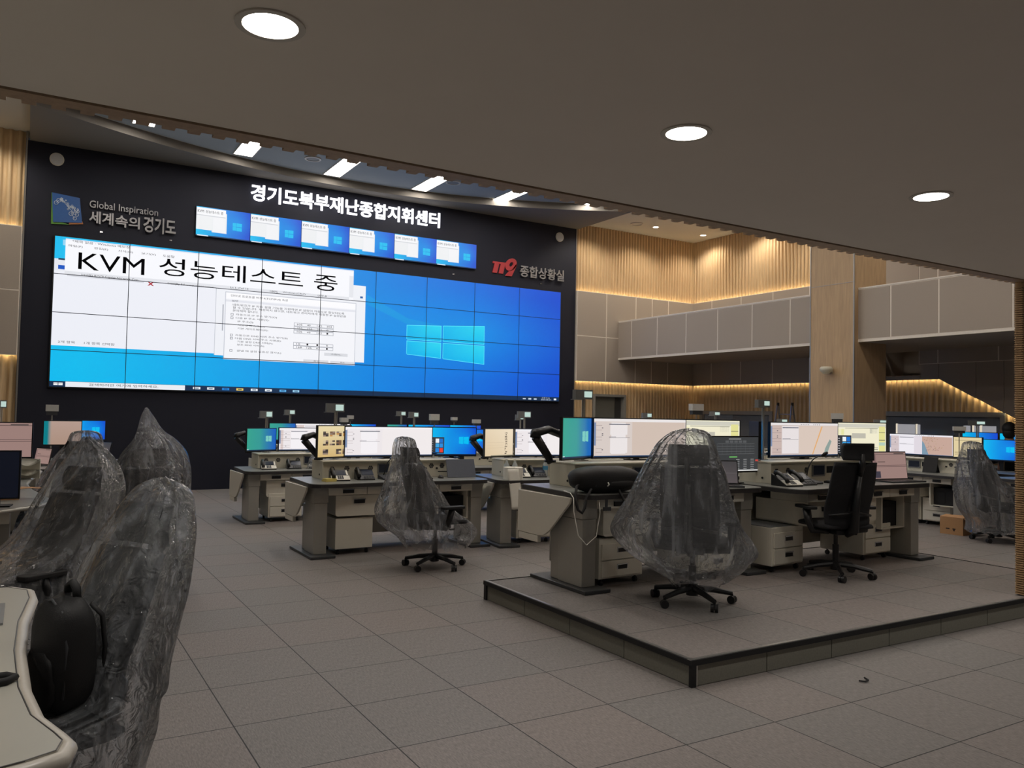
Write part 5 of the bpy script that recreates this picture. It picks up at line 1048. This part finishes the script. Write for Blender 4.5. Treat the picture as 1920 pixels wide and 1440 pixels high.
O('zip', None, lambda m: m.tube([(-.115, -.06, .1), (-.118, -.05, .3), (-.08, -.05, .43), (0, -.05, .465), (.08, -.05, .43), (.118, -.05, .3), (.115, -.06, .1)], .005, 6), DKGREY, t, smooth=True)
t = thing('backpack', 'black backpack lying on the left end of the platform desk, straps hanging down', 'backpack', T(Pa, .28, .15, H3+.0005), D(-6))
O('body', None, lambda m: m.add(*_b2(.31, .15, .105, 3.1, (0, 0, .104))), BAGB, t, smooth=True)
O('front_pocket', None, lambda m: m.add(*_b2(.17, .08, .04, 2.1, (.06, -.075, .075))), BAGB, t, smooth=True)
O('zip', None, lambda m: m.tube([(-.16, -.13, .06), (-.10, -.13, .12), (.06, -.135, .13), (.2, -.12, .11), (.26, -.1, .07)], .006, 6), DKGREY, t, smooth=True)
O('shoulder_strap', None, lambda m: m.tube([(-.25, -.05, .07), (-.32, -.12, .06), (-.36, -.17, -.02), (-.345, -.19, -.11), (-.31, -.19, -.135), (-.28, -.18, -.1), (-.26, -.17, -.02), (-.2, -.14, .04)], .011, 8), BLACKM, t, smooth=True)
O('shoulder_strap', None, lambda m: m.tube([(.05, -.14, .03), (.08, -.18, -.06), (.14, -.2, -.14), (.2, -.2, -.165), (.26, -.2, -.13), (.27, -.19, -.05), (.2, -.13, .03)], .011, 8), BLACKM, t, smooth=True)
O('buckle', None, lambda m: (m.box(-.08, -.06, -.158, -.15, -.1, -.02), m.box(-.1, -.03, -.16, -.15, -.13, -.1)), DKGREY, t)
O('puller', None, lambda m: m.tube([(-.06, -.155, .09), (-.05, -.157, .075), (-.065, -.158, .062)], .006, 6), PAPER, t, smooth=True)
def carton(p, rz, w, d, h, lab, flap):
    t = thing('cardboard_box', lab, 'box', p, rz, 'cardboard boxes')
    O('body', ('ctn', w, d, h), lambda m: (m.box(0, w, 0, .006, 0, h), m.box(0, w, d-.006, d, 0, h), m.box(0, .006, .006, d-.006, 0, h), m.box(w-.006, w, .006, d-.006, 0, h), m.box(.006, w-.006, .006, d-.006, 0, .006)), CARD, t)
    flap(t)
def fl1(t):
    O('flap', None, lambda m: m.add([(0, .0, .232), (.31, .0, .232), (.31, .15, .255), (0, .15, .25), (0, .0, .237), (.31, .0, .237), (.31, .15, .26), (0, .15, .255)], [(0,3,2,1),(4,5,6,7),(0,1,5,4),(1,2,6,5),(2,3,7,6),(3,0,4,7)]), CARD, t)
    O('flap', None, lambda m: m.add([(.312, .01, .228), (.312, .4, .228), (.43, .38, .12), (.43, .03, .12), (.316, .01, .232), (.316, .4, .232), (.434, .38, .124), (.434, .03, .124)], [(0,3,2,1),(4,5,6,7),(0,1,5,4),(1,2,6,5),(2,3,7,6),(3,0,4,7)]), CARD, t)
    O('printed_mark', None, lambda m: (m.box(.08, .13, -.0015, -.0003, .07, .085), m.box(.17, .21, -.0015, -.0003, .07, .085), m.box(.18, .2, -.0015, -.0003, .05, .068)), BLACKM, t)
carton((9.98, 2.55, 0), D(-86), .31, .42, .23, 'brown carton with black marks on the floor beside the covered chair', fl1)
def fl2(t):
    O('flap', None, lambda m: m.add([(.40, 0, .082), (.47, .03, .086), (.53, .02, .08), (.56, .09, .08), (.50, .16, .082), (.40, .2, .084), (.40, 0, .086), (.47, .03, .09), (.53, .02, .084), (.56, .09, .084), (.50, .16, .086), (.40, .2, .088)], [(0,5,4,3,2,1),(6,7,8,9,10,11),(0,1,7,6),(1,2,8,7),(2,3,9,8),(3,4,10,9),(4,5,11,10),(5,0,6,11)]), CARD, t)
    O('lid', None, lambda m: m.box(0, .4, 0, .24, .0805, .088), CARD, t)
carton((-1.345, 3.50, .7705), D(4), .40, .24, .08, 'flat brown cardboard box lying on the left-hand curved desk', fl2)
# curved left-wing desk joining the diagonal one
LP = [(-2.8, 2.3), (-1.6, 2.62), (-1.06, 2.87), (-.82, 3.12), (-.74, 3.35), (-.735, 3.55), (-.80, 4.0), (-.87, 4.5), (-.905, 5.1), (-.87, 5.7), (-.80, 6.3), (-.76, 6.85), (-1.35, 7.15), (-1.9, 6.9), (-2.4, 6.0), (-2.8, 4.6)]
t = thing('curved_desk', 'curved grey desk at the left edge carrying the flat cardboard box', 'desk', (0, 0, 0))
O('worktop', None, lambda m: m.prism(LP, .75, .77), TOPGR, t)
O('edge_band', None, lambda m: m.tube([(x+.004, y, .752) for x, y in LP[1:12]], .016, 8), LEGGR, t, smooth=True)
O('drawer', None, lambda m: m.box(-1.9, -1.0, 3.05, 3.6, .64, .749), WHITE, t, bevel=.005)
O('leg', None, lambda m: (m.box(-1.25, -1.0, 3.3, 3.75, .03, .639), m.box(-1.32, -.95, 3.15, 4.0, 0, .03)), LEGGR, t, bevel=.005); O('leg', None, lambda m: (m.box(-2.4, -2.2, 4.9, 5.3, .03, .749), m.box(-2.5, -2.1, 4.8, 5.6, 0, .03)), LEGGR, t)
O('cabinet', None, lambda m: m.box(-1.9, -1.27, 3.25, 3.8, .06, .5), WHITE, t, bevel=.005)
O('back_panel', None, lambda m: m.box(-1.25, -1.2, 3.8, 6.6, .1, .749), DKGREY, t)
t = thing('monitor', 'switched-off dark monitor at the left picture edge', 'monitor', (-1.12, 3.02, .7705), D(-8), 'monitors on the desks')
O('housing', None, lambda m: m.box(-.27, .18, .002, .03, .06, .42), BLACK, t); display(t, 'off', .43, .34, (-.045, 0, .07)); O('stand', None, lambda m: (m.box(-.05, .05, .031, .06, .0, .2), m.box(-.12, .12, 0, .14, 0, .01)), BLACKM, t)
t = monitor((-1.12, 5.2, .7705), D(-6), .5, .33, .25, 'pinkform', 'dim monitor with a pale strip at the left edge behind the dark one', 'monitors on the desks'); 
t = thing('document_tray', 'pale curved document tray on the curved left desk', 'tray', (-.98, 5.6, .7705), D(50)); 
for k in range(2): O('tray_shelf', ('tray', k), lambda m: grid_shell(m, lambda u, v: (.16*u, -.12+.24*v, .04+.1*k+.05*u*u), .006, 8, 4), PAPER, t, smooth=True)
O('tray_frame', None, lambda m: (m.box(-.17, -.16, -.12, .12, 0, .2), m.box(.16, .17, -.12, .12, 0, .2)), WHITE, t)
# foreground white desk
FP = [(-3.2, .05), (-1.05, -.02), (-.93, -.05), (-.86, -.14), (-.85, -.3), (-.88, -.7), (-.885, -1.1), (-.872, -1.5), (-.845, -1.75), (-.80, -1.90), (-.785, -1.96), (-.80, -2.02), (-.86, -2.05), (-1.1, -2.12), (-3.2, -2.5)]
t = thing('foreground_desk', 'pale desk with a rounded rim in the lower left foreground', 'desk', (0, 0, 0))
FGT = pmat('pale_worktop', (176, 174, 164), .3, var=.02); FGE = pmat('pale_rim', (196, 190, 180), .35)
def inset(P, d):
    cx, cy = -2.0, -1.1; out = []
    for x, y in P: l = math.hypot(x-cx, y-cy); out.append((x-(x-cx)/l*d, y-(y-cy)/l*d))
    return out
O('worktop', None, lambda m: m.prism(inset(FP, .03), .735, .77), FGT, t)
O('rim', None, lambda m: m.tube([(*q, .748) for q in inset(FP, .018)], .021, 10), FGE, t, smooth=True)
O('edge_line', None, lambda m: m.tube([(*q, .7695) for q in inset(FP, .032)], .0022, 5), TOPEDGE, t)
O('leg', None, lambda m: (m.box(-1.5, -1.3, -1.4, -1.0, .03, .734), m.box(-1.6, -1.2, -1.6, -.8, 0, .03)), LEGGR, t); O('leg', None, lambda m: (m.box(-2.9, -2.7, -1.4, -1.0, .03, .734), m.box(-3.0, -2.6, -1.6, -.8, 0, .03)), LEGGR, t)
tag(O('carry_strap', None, lambda m: m.tube([(-1.12, -1.42, .781), (-1.0, -1.40, .781), (-.93, -1.405, .781), (-.91, -1.43, .781), (-.93, -1.46, .781), (-1.0, -1.475, .781), (-1.12, -1.49, .781)], .0105, 8), BLACKM, smooth=True), 'black looped strap lying on the pale foreground desk', 'strap')
tag(O('grey_folder', None, lambda m: m.box(-1.4, -.955, -.75, -.42, .7705, .778), MIDGR, rz=0), 'grey folder corner at the left edge of the foreground desk', 'folder')
# cables
tag(O('white_cable', None, lambda m: m.tube([(2.80, 1.3, .926), (2.74, 1.12, .926), (2.70, 1.02, .90), (2.69, 1.0, .8), (2.72, .98, .62), (2.80, .98, .54), (2.9, .99, .6), (2.94, 1.0, .78), (2.93, 1.0, .86)], .004, 6), PAPER, smooth=True), 'thin white cable looping over the left end of the platform desk', 'cable')
tag(O('floor_clip', None, lambda m: m.tube([(3.34, -1.0, .008), (3.36, -1.03, .008), (3.40, -1.02, .008), (3.42, -.98, .008)], .005, 6), BLACKM), 'small black curved scrap on the floor before the platform', 'scrap')
t = thing('blue_cloth', 'folded blue cloth on the hanging cabinet under the middle-row desk', 'cloth', T(R3a, .86, .3, H3-.1395)); O('cloth', None, lambda m: m.box(0, .45, -.1, .3, 0, .01), BLUEC, t)
t = thing('blue_cloth', 'folded blue cloth on the hanging cabinet under the platform backpack', 'cloth', T(Pa, .5, .25, H3-.1395)); O('cloth', None, lambda m: m.box(-.1, .3, -.07, .3, 0, .01), BLUEC, t)
# ladder before the oak wall
t = thing('step_ladder', 'folding aluminium ladder top before the right oak wall', 'ladder', (13.75, 8.45, 0), D(90))
for sx in (-1, 1):
    O('rail', ('ldr', sx), lambda m: (m.tube([(sx*.25, -.25, 0), (sx*.2, 0, 1.86)], .02, 6), m.tube([(sx*.25, .3, 0), (sx*.2, .04, 1.84)], .018, 6)), SILVER, t)
    O('foot_cap', ('ldf', sx), lambda m: m.tube([(sx*.2, .02, 1.83), (sx*.2, .02, 1.9)], .03, 8), BLACK, t)
for k in range(6): O('rung', ('ldg', k), lambda m: m.box(-.245+.008*k, .245-.008*k, -.22+.035*k, -.17+.035*k, .28+.27*k, .30+.27*k), SILVER, t)
# wall fittings on the column
t = thing('dome_camera', 'white dome fitting on the tan column', 'camera', (11.5495, 5.56, 2.37), 0)
O('mount', None, lambda m: m.box(-.04, 0, -.05, .05, .02, .1), CREAM, t); O('dome', None, lambda m: m.tube([(-.12, 0, .12), (-.12, 0, .09), (-.12, 0, .055), (-.12, 0, .03), (-.12, 0, -.01)], [.09, .115, .11, .085, .05], 20), CREAM, t, smooth=True)

# ---------------------------------------------------------------- the person at the right
def skin(name, joints, bones, mat, parent, sub=2):
    """one continuous surface grown over joined edges with a radius at each joint"""
    me = bpy.data.meshes.new(name); me.from_pydata([j[:3] for j in joints], bones, []); me.materials.append(mat)
    o = bpy.data.objects.new(name, me); COL.objects.link(o); o.parent = parent
    o.modifiers.new('skin', 'SKIN'); o.modifiers.new('sub', 'SUBSURF').levels = sub; o.modifiers['sub'].render_levels = sub
    for v, j in zip(me.skin_vertices[0].data, joints): v.radius = (j[3], j[4] if len(j) > 4 else j[3])
    me.skin_vertices[0].data[0].use_root = True
    dg = bpy.context.evaluated_depsgraph_get(); dg.update(); m2 = bpy.data.meshes.new_from_object(o.evaluated_get(dg)); o.modifiers.clear(); o.data = m2
    m2.materials.clear(); m2.materials.append(mat)
    for p in m2.polygons: p.use_smooth = True
    return o
pp = thing('person', 'person with short dark hair in a black top, seated at the right seen from behind', 'person', (12.93, 3.17, 0), D(-68))
SKIN = pmat('skin', (150, 112, 92), .55); JACK = pmat('black_jacket', (20, 20, 23), .8); HAIR = pmat('dark_hair', (14, 12, 12), .6)
S = .68
body = [(0, -.02, S+.03, .14, .11), (0, -.03, S+.25, .14, .10), (0, -.02, S+.46, .15, .10), (0, 0, S+.56, .07), (0, .01, S+.61, .06), (0, .03, S+.67, .085, .095), (0, .04, S+.76, .085, .1), (0, .03, S+.82, .06),
    (-.2, -.01, S+.48, .055), (-.25, .02, S+.22, .045), (-.2, .28, S+.24, .034), (-.18, .38, S+.24, .03), (.2, -.01, S+.48, .055), (.25, .02, S+.22, .045), (.2, .28, S+.24, .034), (.18, .38, S+.24, .03),
    (-.11, .06, S+.0, .085), (-.12, .42, S-.0, .065), (-.12, .42, .1, .045), (-.12, .54, .045, .04), (.11, .06, S+.0, .085), (.12, .42, S-.0, .065), (.12, .42, .1, .045), (.12, .54, .045, .04)]
bones = [(0,1),(1,2),(2,3),(3,4),(4,5),(5,6),(6,7),(2,8),(8,9),(9,10),(10,11),(2,12),(12,13),(13,14),(14,15),(0,16),(16,17),(17,18),(18,19),(0,20),(20,21),(21,22),(22,23)]
for sx, w in ((-1, 11), (1, 15)):
    for k, (dx, ln) in enumerate(((-.024, .07), (-.008, .08), (.008, .076), (.024, .06))):
        n = len(body); bx, by, bz = body[w][:3]; body += [(bx+dx, by+.05, bz, .009), (bx+dx*1.15, by+.05+ln*.6, bz-.004, .0085), (bx+dx*1.2, by+.05+ln, bz-.018, .007)]; bones += [(w, n), (n, n+1), (n+1, n+2)]
    n = len(body); body += [(bx-sx*.035, by+.02, bz-.004, .011), (bx-sx*.055, by+.055, bz-.012, .009)]; bones += [(w, n), (n, n+1)]
bd = skin('body', body, bones, SKIN, pp)
O('nose', None, lambda m: m.sphere((0, .135, S+.705), .016, 10, sy=1.2, sz=1.5), SKIN, bd, smooth=True)
for sx in (-1, 1): O('ear', ('ear', sx), lambda m: m.sphere((sx*.088, .03, S+.71), .022, 10, sx=.5, sz=1.5), SKIN, bd, smooth=True); O('eye', ('eye', sx), lambda m: m.sphere((sx*.034, .122, S+.73), .012, 10, sy=.6), BLACK, bd, smooth=True)
O('mouth', None, lambda m: m.sphere((0, .122, S+.655), .024, 10, sy=.4, sz=.3), pmat('lips', (130, 80, 74), .5), bd, smooth=True)
O('hair', None, lambda m: (m.sphere((0, .01, S+.765), .116, 20, sx=.93, sy=1.02, sz=1.0), m.sphere((0, -.022, S+.70), .098, 18, sx=.98, sy=.85, sz=1.1)), HAIR, pp, smooth=True)
jk = [(0, -.02, S+.05, .165, .13), (0, -.03, S+.25, .165, .125), (0, -.02, S+.45, .175, .12), (0, -.005, S+.57, .085), (-.2, -.01, S+.48, .075), (-.25, .02, S+.22, .06), (-.2, .27, S+.24, .048), (.2, -.01, S+.48, .075), (.25, .02, S+.22, .06), (.2, .27, S+.24, .048)]
skin('jacket', jk, [(0,1),(1,2),(2,3),(2,4),(4,5),(5,6),(2,7),(7,8),(8,9)], JACK, pp)
tr = [(0, -.02, S+.02, .15, .12), (-.11, .08, S, .1), (-.12, .42, S, .08), (-.12, .42, .13, .062), (.11, .08, S, .1), (.12, .42, S, .08), (.12, .42, .13, .062)]
skin('trousers', tr, [(0,1),(1,2),(2,3),(0,4),(4,5),(5,6)], pmat('dark_trousers', (26, 27, 32), .8), pp)
for sx in (-1, 1): O('shoe', ('shoe', sx), lambda m: m.add(*_b2(.05, .13, .045, 1.0, (sx*.12, .48, .045))), BLACK, pp, smooth=True)
t = thing('stool', 'dark round stool under the person at the right', 'stool', T((12.93, 3.17, 0, D(-68)), 0, 0, 0))
O('seat', None, lambda m: m.cyl((0, 0, S-.13), (0, 0, S-.085), .19, n=20), BLACK, t); O('column', None, lambda m: m.cyl((0, 0, .03), (0, 0, S-.131), .03), CHROME, t); O('foot', None, lambda m: m.cyl((0, 0, 0), (0, 0, .029), .2, n=24), BLACK, t)
